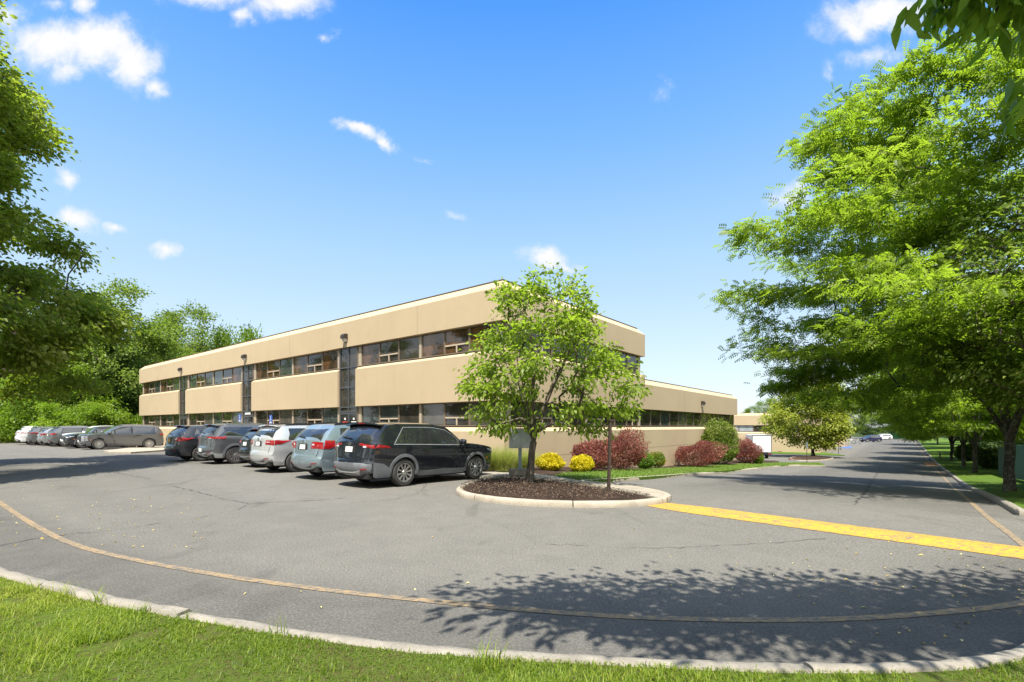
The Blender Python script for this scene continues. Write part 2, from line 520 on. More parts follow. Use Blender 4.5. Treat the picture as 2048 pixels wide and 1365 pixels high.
def sheet(name, outline, off, mat, h=1.0, kind='structure', mound=0.0, jit=0.0, skirt=.25, parent=None):
    """raised area: outline of (x, y); top follows the ground at +off, with a skirt down at its edge"""
    outl = [(p[0], p[1]) for p in outline]
    gp = gridpts(outl, h)
    V2, F = cdt(outl, gp)
    P = np.array(V2)
    O = np.array(outl)
    d = np.full(len(P), 1e9)
    for i in range(len(O)):
        a = O[i]; b = O[(i + 1) % len(O)]; ab = b - a
        t = np.clip(((P - a) @ ab) / (ab @ ab + 1e-12), 0, 1)
        d = np.minimum(d, np.linalg.norm(P - (a + t[:, None] * ab), axis=1))
    z = G(P[:, 0], P[:, 1]) + off + mound * (1 - np.exp(-d / .8))
    if jit: z = z + (rng.random(len(P)) - .5) * jit * np.clip(d / .4, 0, 1)
    V = np.c_[P, z]
    mb = MB(); mb.add(V, F)
    if skirt:
        n = len(O)
        zz = G(O[:, 0], O[:, 1])
        W = [(O[i, 0], O[i, 1], zz[i] + off) for i in range(n)] + [(O[i, 0], O[i, 1], zz[i] + off - skirt) for i in range(n)]
        mb.add(W, [(i, (i + 1) % n, n + (i + 1) % n, n + i) for i in range(n)])
    o = mb.build(name, mat, parent, smooth=40, weld=True)
    if parent is None: tag(o, kind=kind)
    return o

def ribbon(name, line, width, off, mat, kind='structure', step=.35, jit=0.0, wj=0.0):
    """a strip laid on the ground along a line of (x, y)"""
    L = resample(np.asarray(line)[:, :2], step)
    if jit: L[1:-1] += rng.normal(0, jit, L[1:-1].shape)
    d = np.gradient(L, axis=0); d /= np.linalg.norm(d, axis=1)[:, None] + 1e-9
    nn = np.c_[-d[:, 1], d[:, 0]]
    wv = width * (1 + wj * rng.normal(0, 1, len(L))) / 2
    a = L + nn * wv[:, None]; b = L - nn * wv[:, None]; c = L
    V = np.concatenate([np.c_[q, G(q[:, 0], q[:, 1]) + off] for q in (a, c, b)])
    m = len(L)
    F = [(i, i + 1, m + i + 1, m + i) for i in range(m - 1)] + [(m + i, m + i + 1, 2 * m + i + 1, 2 * m + i) for i in range(m - 1)]
    me = np_mesh(name, V, np.array(F)[:, ::-1], mat, smooth=True)
    o = link(name, me); tag(o, kind=kind)
    return o

def kerb(name, line, mat, width=.16, height=.13, stone=2.4, gap=.012, rough=.006, side=1, closed=False):
    """kerb stones end to end along a line (the line is the road-side edge); side=+1 puts the body to the left"""
    L = resample(np.asarray(line)[:, :2], .18)
    d = np.gradient(L, axis=0); d /= np.linalg.norm(d, axis=1)[:, None] + 1e-9
    nn = np.c_[-d[:, 1], d[:, 0]] * side
    prof = [(-.005, -.2), (-.005, .02), (.0, height - .03), (.022, height - .004), (width * .5, height + .004), (width - .02, height), (width, height - .03), (width, -.2)]
    mb = MB(); s = 0.0; i = 0; m = len(prof)
    seg = []
    acc_ = 0.0; lim = stone * random.uniform(.8, 1.2)
    def flush(seg):
        if len(seg) < 2: return
        dz = random.uniform(-rough, rough) ; do = random.uniform(-rough, rough)
        V = []
        for k, j in enumerate(seg):
            p = L[j].copy()
            if k == 0: p = p + d[j] * gap
            if k == len(seg) - 1: p = p - d[j] * gap
            g = float(G(p[0], p[1]))
            for o_, z in prof:
                q = p + nn[j] * (o_ + do + random.uniform(-rough, rough) * .5)
                V.append((q[0], q[1], g + z + dz + (random.uniform(-rough, rough) * .5 if z > .05 else 0)))
        F = []
        for k in range(len(seg) - 1):
            for a in range(m - 1):
                F.append((k * m + a, (k + 1) * m + a, (k + 1) * m + a + 1, k * m + a + 1))
        F += [tuple(range(m)), tuple((len(seg) - 1) * m + a for a in range(m))[::-1]]
        mb.add(V, F)
    for j in range(len(L)):
        seg.append(j)
        if j: acc_ += np.linalg.norm(L[j] - L[j - 1])
        if acc_ > lim:
            flush(seg); seg = [j]; acc_ = 0; lim = stone * random.uniform(.75, 1.25)
    flush(seg)
    o = mb.build(name, mat, None, smooth=50)
    tag(o, kind='structure')
    return o

def pxl(pts, off=0.0):
    return [at(x, y, off)[:2] for x, y in pts]

# near kerb and the lawn the viewer stands on
KN = pxl([(0, 1133), (60, 1148), (150, 1173), (250, 1197), (350, 1213), (500, 1238), (600, 1252), (700, 1266), (800, 1279), (900, 1287), (1000, 1293),
          (1100, 1298), (1200, 1303), (1300, 1309), (1400, 1313), (1500, 1317), (1600, 1319), (1700, 1320), (1800, 1318), (1900, 1313), (1960, 1305), (2048, 1285)], .12)
left_ext = [(-46, 23), (-27, 22.5), (-21.5, 20.5), (-18.6, 16.8), (-16.6, 13.6), (-13.6, 10.9), (-10.5, 8.7), (-8.0, 7.1)]
right_ext = [(5.1, 4.4), (7, 5.6), (10, 7.0), (15, 8.2), (30, 9.0), (48, 9.0)]
KNL = smooth_line([np.array(p) for p in left_ext + KN + right_ext], 2)
# darker, newer paving in a strip along the near kerb and down the right-hand drive
_av = np.empty(len(ASPH.data.vertices) * 3, np.float32); ASPH.data.vertices.foreach_get('co', _av); _av = _av.reshape(-1, 3)[:, :2].astype(float)
_kd = np.full(len(_av), 1e9); _kl = resample(np.asarray(KNL), .4)
for q_ in _kl: _kd = np.minimum(_kd, np.hypot(_av[:, 0] - q_[0], _av[:, 1] - q_[1]))
_t = _av @ B2; _n = -(_av @ A2)
_w1 = np.clip((1.55 - _kd) / .7, 0, 1)
_w2 = np.clip((_t - 12.5) / 3, 0, 1) * np.clip((_n + 6.3) / 1.2, 0, 1) * .8
_rs = np.random.default_rng(17); _w3 = np.zeros(len(_av))
for nc_ in (-11.7, -14.6, -18.0, -20.8, -24.0, -27.0, -30.5, -34.5, -38.5, -42.0, -45.7, -49):
    for k_ in range(3):
        tt_, nn_ = 10.6 + _rs.normal(0, .9), nc_ + _rs.normal(0, .35); _w3 = np.maximum(_w3, .8 * np.exp(-(((_t - tt_) / .75) ** 2 + ((_n - nn_) / .45) ** 2)))
for tl_ in (3.4, 5.1): _w3 = np.maximum(_w3, .28 * np.exp(-((_t - tl_ - .5 * np.sin(_n * .13)) / .5) ** 2) * (_n < -7))
_w2 = np.maximum(_w2, _w3)
_a = ASPH.data.attributes.new('newer', 'FLOAT', 'POINT'); _a.data.foreach_set('value', np.maximum(_w1, _w2).astype(np.float32))
kerb('kerb', KNL, MT['granite'], .14, .12, 2.1, .007, .014, side=-1)
LAWN = [tuple(p - np.array(q)) for p, q in ((p, (0, 0)) for p in KNL)]
# pull the lawn edge to the back of the kerb
Lk = resample(np.asarray(KNL), .5); dk = np.gradient(Lk, axis=0); dk /= np.linalg.norm(dk, axis=1)[:, None]
Lk2 = Lk - np.c_[-dk[:, 1], dk[:, 0]] * .125
lawn_poly = [tuple(p) for p in Lk2] + [(48, -40), (-46, -40)]
sheet('lawn', lawn_poly, .095, MT['lawn'], 1.2, mound=.05)

# right-hand verge
VK = pxl([(2048, 1031), (2000, 1003), (1941, 975), (1900, 948)], .1)
vk_end = [tn(t, 2.45) for t in (48, 58, 70, 85, 105, 130, 160, 190)]
VKL = smooth_line([np.array(p) for p in [(34, 14.5), (22, 12.9), (17, 12.3), (14.6, 12.35)] + VK + vk_end], 1)
kerb('kerb', VKL, MT['granite'], .16, .12, 2.6, .01, .008, side=-1)
Lv = resample(np.asarray(VKL), .6); dv = np.gradient(Lv, axis=0); dv /= np.linalg.norm(dv, axis=1)[:, None]
Lv2 = Lv - np.c_[-dv[:, 1], dv[:, 0]] * .14
verge_poly = [tuple(p) for p in Lv2] + [tn(190, 45), tn(3, 45)]
sheet('verge', verge_poly, .11, MT['verge'], 1.4, mound=.12)

# building bed: mulch against the short facade, then a strip of turf, then the kerb
TC, NC = float(B2 @ np.array([-.34, 21.0])), float(-(A2 @ np.array([-.34, 21.0])))
LX, LY = 14.57, 50.5          # two-storey wing along X (short facade) and Y (long facade)
WX = 37.4                     # far end of the low wing
def bld(x, y):                # building coordinates -> world
    t, n = TC + x, NC - y
    return tn(t, n)
SK = pxl([(1165, 961), (1200, 960), (1300, 954), (1400, 946), (1500, 937.5), (1555, 932.5), (1583, 930), (1650, 931)], .1)
kerb('kerb', smooth_line([np.array(p) for p in SK], 1), MT['kerb'], .15, .11, 3.0, .008, .005, side=1)
SKi = [np.array(p) for p in SK]
turf_top = pxl([(1640, 926), (1560, 925.5), (1500, 927.5), (1420, 931.5), (1345, 936), (1300, 938), (1200, 942.5), (1135, 946), (1108, 951)], .1)
sheet('turf_strip', [tuple(p) for p in SKi] + turf_top, .105, MT['verge'], .7, mound=.03)
bed = [bld(-1.4, 9.0), bld(-1.4, -.4)] + pxl([(1062, 946), (1108, 951)], .1) + turf_top[::-1][1:-1] + [bld(WX + 2, -3.4), bld(WX + 2, -.2), bld(WX - .4, .5), bld(.5, .5), bld(.5, 9.0)]
sheet('mulch_bed', bed, .09, MT['mulch'], .5, mound=.10, jit=.05)

# island with the small tree
IK = pxl([(985, 950), (958, 957.5), (930, 966), (910, 975.5), (917, 984), (950, 991.5), (1010, 998.5), (1100, 1004), (1200, 1005), (1285, 1002.5), (1332, 997), (1345, 990.5), (1332, 983.5), (1300, 977), (1240, 967.5), (1165, 960)], .12)
IKL = smooth_line([np.array(p) for p in IK], 2)
kerb('kerb', IKL, MT['kerb'], .17, .125, 2.0, .012, .005, side=1)
walk = pxl([(958, 958), (975, 955.5), (1020, 953.5), (1060, 955.5), (1110, 961), (1200, 974), (1312, 993.5), (1334, 996), (1343, 990.5), (1330, 984.5), (1300, 978.3), (1240, 969), (1165, 961.5), (1108, 951.5), (1062, 946.5), (1010, 942.5), (965, 944)], .12)
sheet('pavement', walk, .112, MT['walk'], .6)
mul = pxl([(916, 977), (930, 968.5), (958, 959.5), (975, 957), (1020, 955), (1060, 957), (1110, 962.5), (1200, 975.5), (1308, 993), (1285, 999.5), (1200, 1002), (1100, 1001), (1010, 995.5), (950, 988.5), (922, 982)], .12)
sheet('mulch_bed', [tuple(p) for p in smooth_line([np.array(p) for p in mul], 1, True)], .10, MT['mulch'], .25, mound=.05, jit=.04)
# pavement along the long facade
def tnpoly(t0, t1, n0, n1): return [tn(t0, n0), tn(t1, n0), tn(t1, n1), tn(t0, n1)]
wl = [tn(12.95, -13.3), tn(TC - 1.4, -13.6), tn(TC - 1.4, -22.5), tn(TC - .1, -22.5), tn(TC - .1, -64), tn(12.95, -64)]
sheet('pavement', wl, .115, MT['walk'], 1.0)
kerb('kerb', [tn(12.8, -64), tn(12.8, -13.0)], MT['kerb'], .15, .12, 3.0, .008, .004, side=-1)
# pale concrete tongue between the two groups of parked cars
tong = pxl([(205, 902), (222, 904), (262, 904.5), (332, 900), (338, 895), (290, 893)], .1)
sheet('pavement', tong, .10, MT['kerb'], .6)

# far bed with the yellow-green tree and far turf
farbed = pxl([(1577, 917), (1590, 920.5), (1625, 921), (1658, 918.5), (1666, 915.5), (1640, 912.5), (1600, 912)], .1)
farkerb = smooth_line([np.array(p) for p in farbed], 1, True)
sheet('mulch_bed', [tuple(p) for p in farkerb], .12, MT['mulch'], .7, mound=.15)
kerb('kerb', list(farkerb) + [farkerb[0]], MT['kerb'], .15, .12, 3, .01, .004, side=-1)
turf2 = pxl([(1540, 906.5), (1600, 908), (1640, 909.5), (1690, 911), (1650, 905), (1600, 901.5), (1540, 902.5)], .1)
sheet('turf_strip', turf2, .1, MT['verge'], 1.5)

# paint on the asphalt
yl = pxl([(-60, 962), (0, 1006), (30, 1027), (60, 1046), (90, 1063), (120, 1079), (160, 1094), (200, 1106), (300, 1127), (400, 1145), (500, 1161), (600, 1174), (700, 1187), (830, 1200), (950, 1212),
          (1100, 1225), (1200, 1232), (1300, 1237), (1400, 1240), (1500, 1241.5), (1600, 1241), (1700, 1239), (1800, 1233), (1900, 1224.5), (1980, 1217), (2048, 1208), (2180, 1170)])
ribbon('lane_line', smooth_line([np.array(p) for p in yl], 2), .10, .006, MT['oldyellow'], wj=.03)
yr = pxl([(2130, 1165), (2048, 1091), (2012, 1063), (1978, 1038.5), (1940, 1004), (1905, 974), (1886, 953), (1868, 934), (1846, 906), (1834, 891), (1827, 882.5)])
ribbon('lane_line', smooth_line([np.array(p) for p in yr], 1), .10, .006, MT['oldyellow'], wj=.03)
# yellow speed hump across the mouth of the road
h0 = np.array(at(1308, 1009)[:2]); h1 = np.array(at(2048, 1107)[:2]); hd = (h1 - h0); hd /= np.linalg.norm(hd)
hn = np.array([-hd[1], hd[0]]); hl = np.linalg.norm(h1 - h0) + 4.5
Vh, Fh = [], []
us = np.linspace(0, hl, 60); vs_ = np.linspace(-.5, .5, 13)
for u in us:
    for v in vs_:
        k = min(1.0, u / .9)
        wv = v * (.74 + .32 * k) * (.98 - .22 * u / hl)
        q = h0 + hd * u + hn * wv
        Vh.append((q[0], q[1], float(G(q[0], q[1])) + .007 + .045 * k * math.cos(v * math.pi) ** 2))
m_ = len(vs_)
for i in range(len(us) - 1):
    for j in range(m_ - 1): Fh.append((i * m_ + j, (i + 1) * m_ + j, (i + 1) * m_ + j + 1, i * m_ + j + 1))
o = link('speed_hump', np_mesh('speed_hump', Vh, Fh, MT['yellow'], smooth=True))
tag(o, 'worn yellow painted speed hump crossing the mouth of the road', 'speed hump')

# cracks and tar seams in the asphalt
def crack(pts, w=.018, jit=.03):
    ribbon('asphalt_crack', pxl(pts), w * .62, .005, MT['tar'], step=.10, jit=jit * .8, wj=.6)
crack([(345, 973), (400, 986), (440, 997), (500, 1008), (560, 1004), (640, 1001), (690, 996)], .03)
crack([(500, 1008), (470, 1022), (430, 1028), (380, 1040)], .012)
crack([(1090, 1089), (1160, 1092), (1250, 1096), (1350, 1097), (1450, 1091), (1560, 1086), (1650, 1077)], .014)
crack([(1000, 1050), (1040, 1066), (1062, 1078), (1070, 1090)], .010)
crack([(120, 920), (180, 935), (240, 948), (300, 958)], .03)
crack([(0, 1092), (60, 1080), (130, 1070), (220, 1062), (330, 1046)], .02)
crack([(1738, 970), (1820, 976), (1900, 984), (1950, 990)], .05, .02)
crack([(1790, 890), (1776, 915), (1760, 935), (1745, 962), (1730, 985), (1710, 1010)], .05, .03)
crack([(860, 960), (840, 985), (790, 1000), (700, 1006)], .015)
# square of red-brown patched asphalt and drain covers
rp = pxl([(1848, 924.5), (1866, 924.5), (1882, 932.5), (1850, 931.5)])
MT['rust'] = plain('clay_stain', (.30, .13, .05), .9, var=.4, scale=3)
sheet('asphalt_patch', rp, .006, MT['rust'], .6, skirt=0)
sheet('asphalt_patch', pxl([(1683, 873.5 + 21), (1705, 873.5 + 20), (1700, 897), (1682, 897)]), .006, MT['bluepaint'], 1.5, skirt=0)
# ------------------------------------------------------------------ the office building
def stucco_mat(name, c):
    m, nt, out = new_mat(name)
    P = objco(nt)
    p = N(nt, 'ShaderNodeBsdfPrincipled', i_Roughness=.9)
    p.inputs['Specular IOR Level'].default_value = .2
    a = noise(nt, .35, 5, .6, P, .3)
    st = noise(nt, 2.2, 5, .65, mapped(nt, P, (1, 1, .12)), .2)      # faint rain streaks
    g = noise(nt, 120, 3, .7, P)
    col = mixc(nt, ramp(nt, a, [(.3, 0), (.7, 1)]), tuple(v * .94 for v in c), tuple(v * 1.04 for v in c))
    col = mixc(nt, ramp(nt, st, [(.55, 0), (.78, .36)]), col, (c[0] * .78, c[1] * .74, c[2] * .68))
    col = mixc(nt, ramp(nt, g, [(.4, .12), (.6, 0)]), col, tuple(v * .6 for v in c))
    nt.links.new(col, p.inputs['Base Color'])
    nt.links.new(bump(nt, g, .25, .006), p.inputs['Normal'])
    nt.links.new(p.outputs[0], out.inputs[0])
    return m

def glass_mat(name, c0, c1, sc=.5, rough=.015, blinds=0.0):
    m, nt, out = new_mat(name)
    P = objco(nt)
    p = N(nt, 'ShaderNodeBsdfPrincipled', i_Roughness=rough)
    p.inputs['Specular IOR Level'].default_value = .6
    p.inputs['IOR'].default_value = 1.52
    f = noise(nt, sc, 4, .6, P, .6)
    col = mixc(nt, ramp(nt, f, [(.38, 0), (.62, 1)]), c0, c1)
    if blinds:
        wv = N(nt, 'ShaderNodeTexWave', i_Scale=blinds, bands_direction='Z'); nt.links.new(P, wv.inputs['Vector'])
        col = mixc(nt, ramp(nt, wv.outputs['Fac'], [(.35, .5), (.6, 0)]), col, tuple(v * .45 for v in c0))
    nt.links.new(col, p.inputs['Base Color'])
    nt.links.new(bump(nt, noise(nt, 1.1, 2, .5, P), .02, .05), p.inputs['Normal'])
    nt.links.new(p.outputs[0], out.inputs[0])
    return m

MT['stucco'] = stucco_mat('tan_stucco', (.445, .35, .224))
MT['coping'] = plain('coping_metal', (.20, .15, .10), .5, .4)
MT['frame'] = plain('window_frame', (.20, .155, .11), .45, .3)
MT['frame_pale'] = plain('window_bar_pale', (.42, .34, .25), .5)
MT['post'] = plain('window_post', (.34, .29, .215), .6)
MT['bay'] = plain('bay_frame', (.095, .10, .11), .4, .4)
MT['pane_up'] = glass_mat('glass_painted_reflections', (.035, .026, .018), (.16, .075, .03), .45)  # orange-brown mottling paints warm reflections into the glass colour
MT['pane_lo'] = glass_mat('tinted_glass_dark', (.028, .026, .022), (.05, .042, .032), .8)
MT['pane_far'] = glass_mat('blinds_glass', (.30, .33, .35), (.42, .46, .48), .5, .05, 6.0)
MT['pane_door'] = glass_mat('door_glass', (.012, .012, .013), (.03, .028, .026), 1.5)
MT['pane_blind'] = glass_mat('glass_before_blinds', (.075, .07, .058), (.12, .11, .09), .7, .02, 9.0)
MT['pane_green'] = glass_mat('green_grey_glass', (.035, .045, .040), (.06, .07, .06), .7)
MT['bronze'] = plain('dark_bronze', (.045, .035, .028), .5, .3)
MT['lens'] = plain('lamp_lens', (.55, .54, .5), .3)
MT['white'] = plain('white_enamel', (.75, .74, .71), .4, var=.05)
MT['red'] = plain('red_enamel', (.55, .045, .03), .4, var=.05)
MT['blue'] = plain('blue_enamel', (.03, .10, .42), .4, var=.05)
MT['steel'] = plain('grey_steel', (.30, .31, .32), .4, .6)
MT['roofing'] = plain('roof_membrane', (.35, .33, .30), .9)

def sweep(path, prof, closed=False, caps=True):
    """profile (outward, z) run along a path; outward is to the right of travel; mitred corners"""
    P = [np.array(p, float) for p in path]
    n = len(P); mb = MB(); V = []
    def nrm(a, b):
        d = (b - a) / np.linalg.norm(b - a); return np.array([d[1], -d[0]])
    for i in range(n):
        if closed or 0 < i < n - 1:
            n0 = nrm(P[i - 1], P[i]); n1 = nrm(P[i], P[(i + 1) % n])
            mt = (n0 + n1) / (1 + n0 @ n1)
        else:
            mt = nrm(P[0], P[1]) if i == 0 else nrm(P[-2], P[-1])
        for o_, z in prof:
            q = P[i] + mt * o_
            V.append((q[0], q[1], z))
    m = len(prof); F = []
    for i in range(n if closed else n - 1):
        j = (i + 1) % n
        for k in range(m):
            l = (k + 1) % m
            F.append((i * m + k, j * m + k, j * m + l, i * m + l))
    if not closed and caps:
        F.append(tuple(range(m))); F.append(tuple((n - 1) * m + k for k in range(m))[::-1])
    mb.add(V, F)
    return mb

o0 = bld(0, 0)
BROOT = empty('office_building', (o0[0], o0[1], 0), ANG)
tag(BROOT, 'long tan stucco two-storey office building with ribbon windows and a low wing', 'office building')

Z_CAP, Z_B1, Z_B0, Z_S2, Z_S2o, Z_S1, Z_L2, Z_L2o = 8.05, 7.66, 6.22, 5.05, 4.87, 2.78, 1.64, 1.42
foot2 = [(0, LY), (0, 0), (LX, 0), (LX, LY)]
up = [(-.40, Z_CAP), (0, Z_B1), (0, Z_B0), (-.55, Z_B0), (-.75, Z_B0 + .2), (-.75, Z_CAP)]
def part(mb, name, mat, parent=BROOT, **k): return mb.build(name, mat, parent, **k)
part(sweep(foot2, up, True), 'parapet_band', MT['stucco'])
cp = [(-.37, Z_CAP + .003), (-.36, Z_CAP + .045), (-.76, Z_CAP + .045), (-.76, Z_CAP + .003)]
part(sweep(foot2, cp, True), 'coping', MT['coping'])
footw = [(LX + .003, 0), (WX, 0), (WX, 46), (LX + .003, 46)]
Z_WC, Z_W1 = 4.80, 4.42
wing = [(-.40, Z_WC), (0, Z_W1), (0, Z_S1), (-.55, Z_S1), (-.75, Z_S1 + .2), (-.75, Z_WC)]
part(sweep(footw[:3] + [(LX + .003, 46)], wing, False), 'parapet_band', MT['stucco'])
part(sweep(footw, [(-.37, Z_WC + .003), (-.36, Z_WC + .04), (-.76, Z_WC + .04), (-.76, Z_WC + .003)], False), 'coping', MT['coping'])
part(MB().box((.7, .7, Z_CAP - .35), (LX - .7, LY - .7, Z_CAP - .2)), 'roof', MT['roofing'])
part(MB().box((LX + .1, .7, Z_WC - .35), (WX - .7, 45.3, Z_WC - .2)), 'roof', MT['roofing'])
# core walls standing behind the glass
part(MB().box((.52, .52, -2.6), (LX - .35, LY - .5, Z_B0 + .1)), 'core_wall', MT['stucco'])
part(MB().box((LX - .34, .52, -2.6), (WX - .5, 45.4, Z_S1 + .1)), 'core_wall', MT['stucco'])
# end face of the upper storey above the wing roof
part(MB().box((LX - .345, .0, Z_S1 + .5), (LX - .0, .30, Z_S2 - .02)), 'return_wall', MT['stucco'])

BAYS = [(10.9, 12.7), (23.95, 25.75), (37.1, 38.9)]
SECT = [(0.0, 10.9), (12.7, 23.95), (25.75, 37.1), (38.9, LY)]
spn = [(-.40, Z_S2), (-.30, Z_S2), (0, Z_S2o), (0, Z_S1), (-.55, Z_S1)]
low = [(-.40, Z_L2), (-.30, Z_L2), (0, Z_L2o), (0, -2.6), (-.55, -2.6)]
for i, (s0, s1) in enumerate(SECT):
    if i == 0:
        part(sweep([(0, s1), (0, 0), (LX, 0)], spn), 'spandrel', MT['stucco'])
        part(sweep([(0, s1), (0, 0), (WX, 0), (WX, 46)], low), 'base_wall', MT['stucco'])
    else:
        part(sweep([(0, s1), (0, s0)], spn), 'spandrel', MT['stucco'])
        part(sweep([(0, s1), (0, s0)], low), 'base_wall', MT['stucco'])

def window(w, h, hop, mat, name='window', loc=(0, 0, 0), rz=0, hopm=None):
    """window lying in local x-z, looking to -y; frame with its pane(s) as sub-part"""
    f = MB(); b = .045; d = .07
    f.box((0, -d, 0), (w, 0, b)); f.box((0, -d, h - b), (w, 0, h))
    f.box((0, -d, b + .0005), (b, 0, h - b - .0005)); f.box((w - b, -d, b + .0005), (w, 0, h - b - .0005))
    fr = f.build(name, MT['frame'], BROOT, loc=loc, rot=(0, 0, rz))
    if mat is MT['pane_lo']: mat = random.choice([MT['pane_lo'], MT['pane_lo'], MT['pane_blind'], MT['pane_green']])
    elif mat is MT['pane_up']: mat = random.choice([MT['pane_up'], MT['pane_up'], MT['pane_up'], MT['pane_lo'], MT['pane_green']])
    pn = MB().box((b + .002, -.03, b + .002), (w - b - .002, -.012, h - b - .002)).build('pane', mat, fr)
    if hop:
        k = MB(); z = h * .36
        k.box((b + .003, -d - .012, z - .035), (w - b - .003, -.035, z + .035))
        k.box((w / 2 - .035, -d - .010, b + .003), (w / 2 + .035, -.035, z - .036))
        k.build('hopper_bar', MT['frame_pale'], fr)
    return fr

def run(L0, L1, z0, z1, face, npan, mat, posts=True, skip=()):
    """row of windows on the long face ('W': along +Y, looking -X) or the short face ('S': along +X, looking -Y)"""
    e = .30 if posts else .06
    cw = .16
    w = (L1 - L0 - 2 * e - cw - (npan - 2) * .012) / npan
    rec = .29
    def place(u): return ((rec, u, z0), R(-90)) if face == 'W' else ((u, rec, z0), 0)
    u = L0 + e
    def post(lo, hi, dd, bk):
        pm = MB()
        if face == 'W': pm.box((rec - dd, lo, z0 + .002), (rec + bk, hi, z1 - .002))
        else: pm.box((lo, rec - dd, z0 + .002), (hi, rec + bk, z1 - .002))
        pm.build('window_post', MT['post'], BROOT)
    for i in range(npan):
        if i == npan // 2:
            lo = u + .006; hi = u + cw - .006
            post(lo, hi, .085, .02)
            u += cw
        if face == 'W': loc, rz = (rec, u + w, z0), R(-90)
        else: loc, rz = (u, rec, z0), 0
        window(w, z1 - z0, (i % 3) == 1, mat, loc=loc, rz=rz)
        u += w + .012
    for lo, hi in ((L0 + .012, L0 + e - .012), (L1 - e + .012, L1 - .012)):
        post(lo, hi, .10, .05)

for (s0, s1) in SECT:
    a0 = s0 + (.31 if s0 == 0 else 0); a1 = s1 - (.45 if s1 == LY else 0)
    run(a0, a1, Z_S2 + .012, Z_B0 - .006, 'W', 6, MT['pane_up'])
    run(a0, a1, Z_L2 + .012, Z_S1 - .006, 'W', 6, MT['pane_lo'])
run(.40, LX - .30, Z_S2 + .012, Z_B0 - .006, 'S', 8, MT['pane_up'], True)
run(.40, LX - .30, Z_L2 + .012, Z_S1 - .006, 'S', 8, MT['pane_lo'], True)
def plainrun(L0, L1, z0, z1, n, mat):
    w = (L1 - L0) / n
    for i in range(n):
        window(w - .01, z1 - z0, False, mat, loc=(L0 + i * w, .29, z0))
plainrun(LX - .28, WX - .45, Z_L2 + .012, Z_S1 - .006, 13, MT['pane_lo'])

# control joints in the stucco
def joint(lo, hi): part(MB().box(lo, hi), 'stucco_joint', MT['frame'])
for x in (7.2, LX - .02, 22.0, 29.6): joint((x, -.0035, -2.5), (x + .014, .002, Z_L2o - .01))
for x in (7.2,):
    joint((x, -.0035, Z_S1 + .01), (x + .014, .002, Z_S2o - .01)); joint((x, -.0035, Z_B0 + .01), (x + .014, .002, Z_B1 - .01))
for y in (5.6, 18.3, 31.4, 44.6): joint((-.0035, y, Z_B0 + .01), (.002, y + .012, Z_B1 - .01))
for x in (22.0, 29.6): joint((x, -.0035, Z_S1 + .01), (x + .014, .002, Z_W1 - .01))
joint((3.0, -.0035, .22), (WX - 3, .002, .232))
# the three glazed entrance bays
for k, (s0, s1) in enumerate(BAYS):
    W_ = s1 - s0; g = float(_zs[np.argmin(abs(_tt - TC))]) + .13
    x0 = .14
    zs_ = [2.46, 2.72, 3.86, 5.02, Z_B0 - .004]
    fr = MB()
    for u in (s0 + .02, s0 + W_ / 2 - .035, s1 - .09): fr.box((x0, u, 2.46), (x0 + .10, u + .07, Z_B0 - .004))
    for z in zs_[:-1] + [Z_B0 - .075]:
        for u0, u1 in ((s0 + .091, s0 + W_ / 2 - .036), (s0 + W_ / 2 + .036, s1 - .091)):
            fr.box((x0 + .002, u0, z), (x0 + .096, u1, z + .07))
    bay = fr.build('stair_window', MT['bay'], BROOT)
    for a in range(4):
        for u0, u1 in ((s0 + .091, s0 + W_ / 2 - .036), (s0 + W_ / 2 + .036, s1 - .091)):
            MB().box((x0 + .05, u0 - .002, zs_[a] + .068), (x0 + .066, u1 + .002, zs_[a + 1] + .002)).build('pane', MT['pane_lo'], bay)
    # side cheeks, doorway
    part(MB().box((x0 - .02, s0 - .001, g), (x0 + .16, s0 + .018, Z_B0 - .01)), 'bay_jamb', MT['frame'])
    part(MB().box((x0 - .02, s1 - .018, g), (x0 + .16, s1 + .001, Z_B0 - .01)), 'bay_jamb', MT['frame'])
    for q, (u0, u1) in enumerate(((s0 + .03, s0 + W_ / 2 - .004), (s0 + W_ / 2 + .004, s1 - .03))):
        d = MB()
        d.box((x0 + .01, u0, g), (x0 + .06, u0 + .07, 2.44)); d.box((x0 + .01, u1 - .07, g), (x0 + .06, u1, 2.44))
        d.box((x0 + .011, u0 + .071, 2.34), (x0 + .059, u1 - .071, 2.44)); d.box((x0 + .011, u0 + .071, g), (x0 + .059, u1 - .071, g + .2))
        door = d.build('door', MT['bay'], BROOT)
        MB().box((x0 + .03, u0 + .068, g + .198), (x0 + .044, u1 - .068, 2.342)).build('pane', MT['pane_door'], door)
        hu = u1 - .10 if q == 0 else u0 + .06
        MB().box((x0 - .045, hu, g + .75), (x0 + .0, hu + .035, g + 1.25), ).build('handle', MT['steel'], door)
        if k == 0:
            MB().box((x0 + .022, u0 + .14, 1.80), (x0 + .029, u0 + .62, 1.93)).build('notice', MT['red' if q else 'white'], door)
            MB().box((x0 + .022, u0 + .30, 2.02), (x0 + .029, u0 + .44, 2.14)).build('notice', MT['white'], door)
    part(MB().box((x0 + .03, s0 + .02, g - .3), (x0 + .5, s1 - .02, g)), 'doorstep', MT['walk'])
    if k == 1:
        part(MB().box((x0 - .012, s0 + .45, 2.53), (x0 - .002, s1 - .45, 2.66)), 'door_plate', MT['white'])

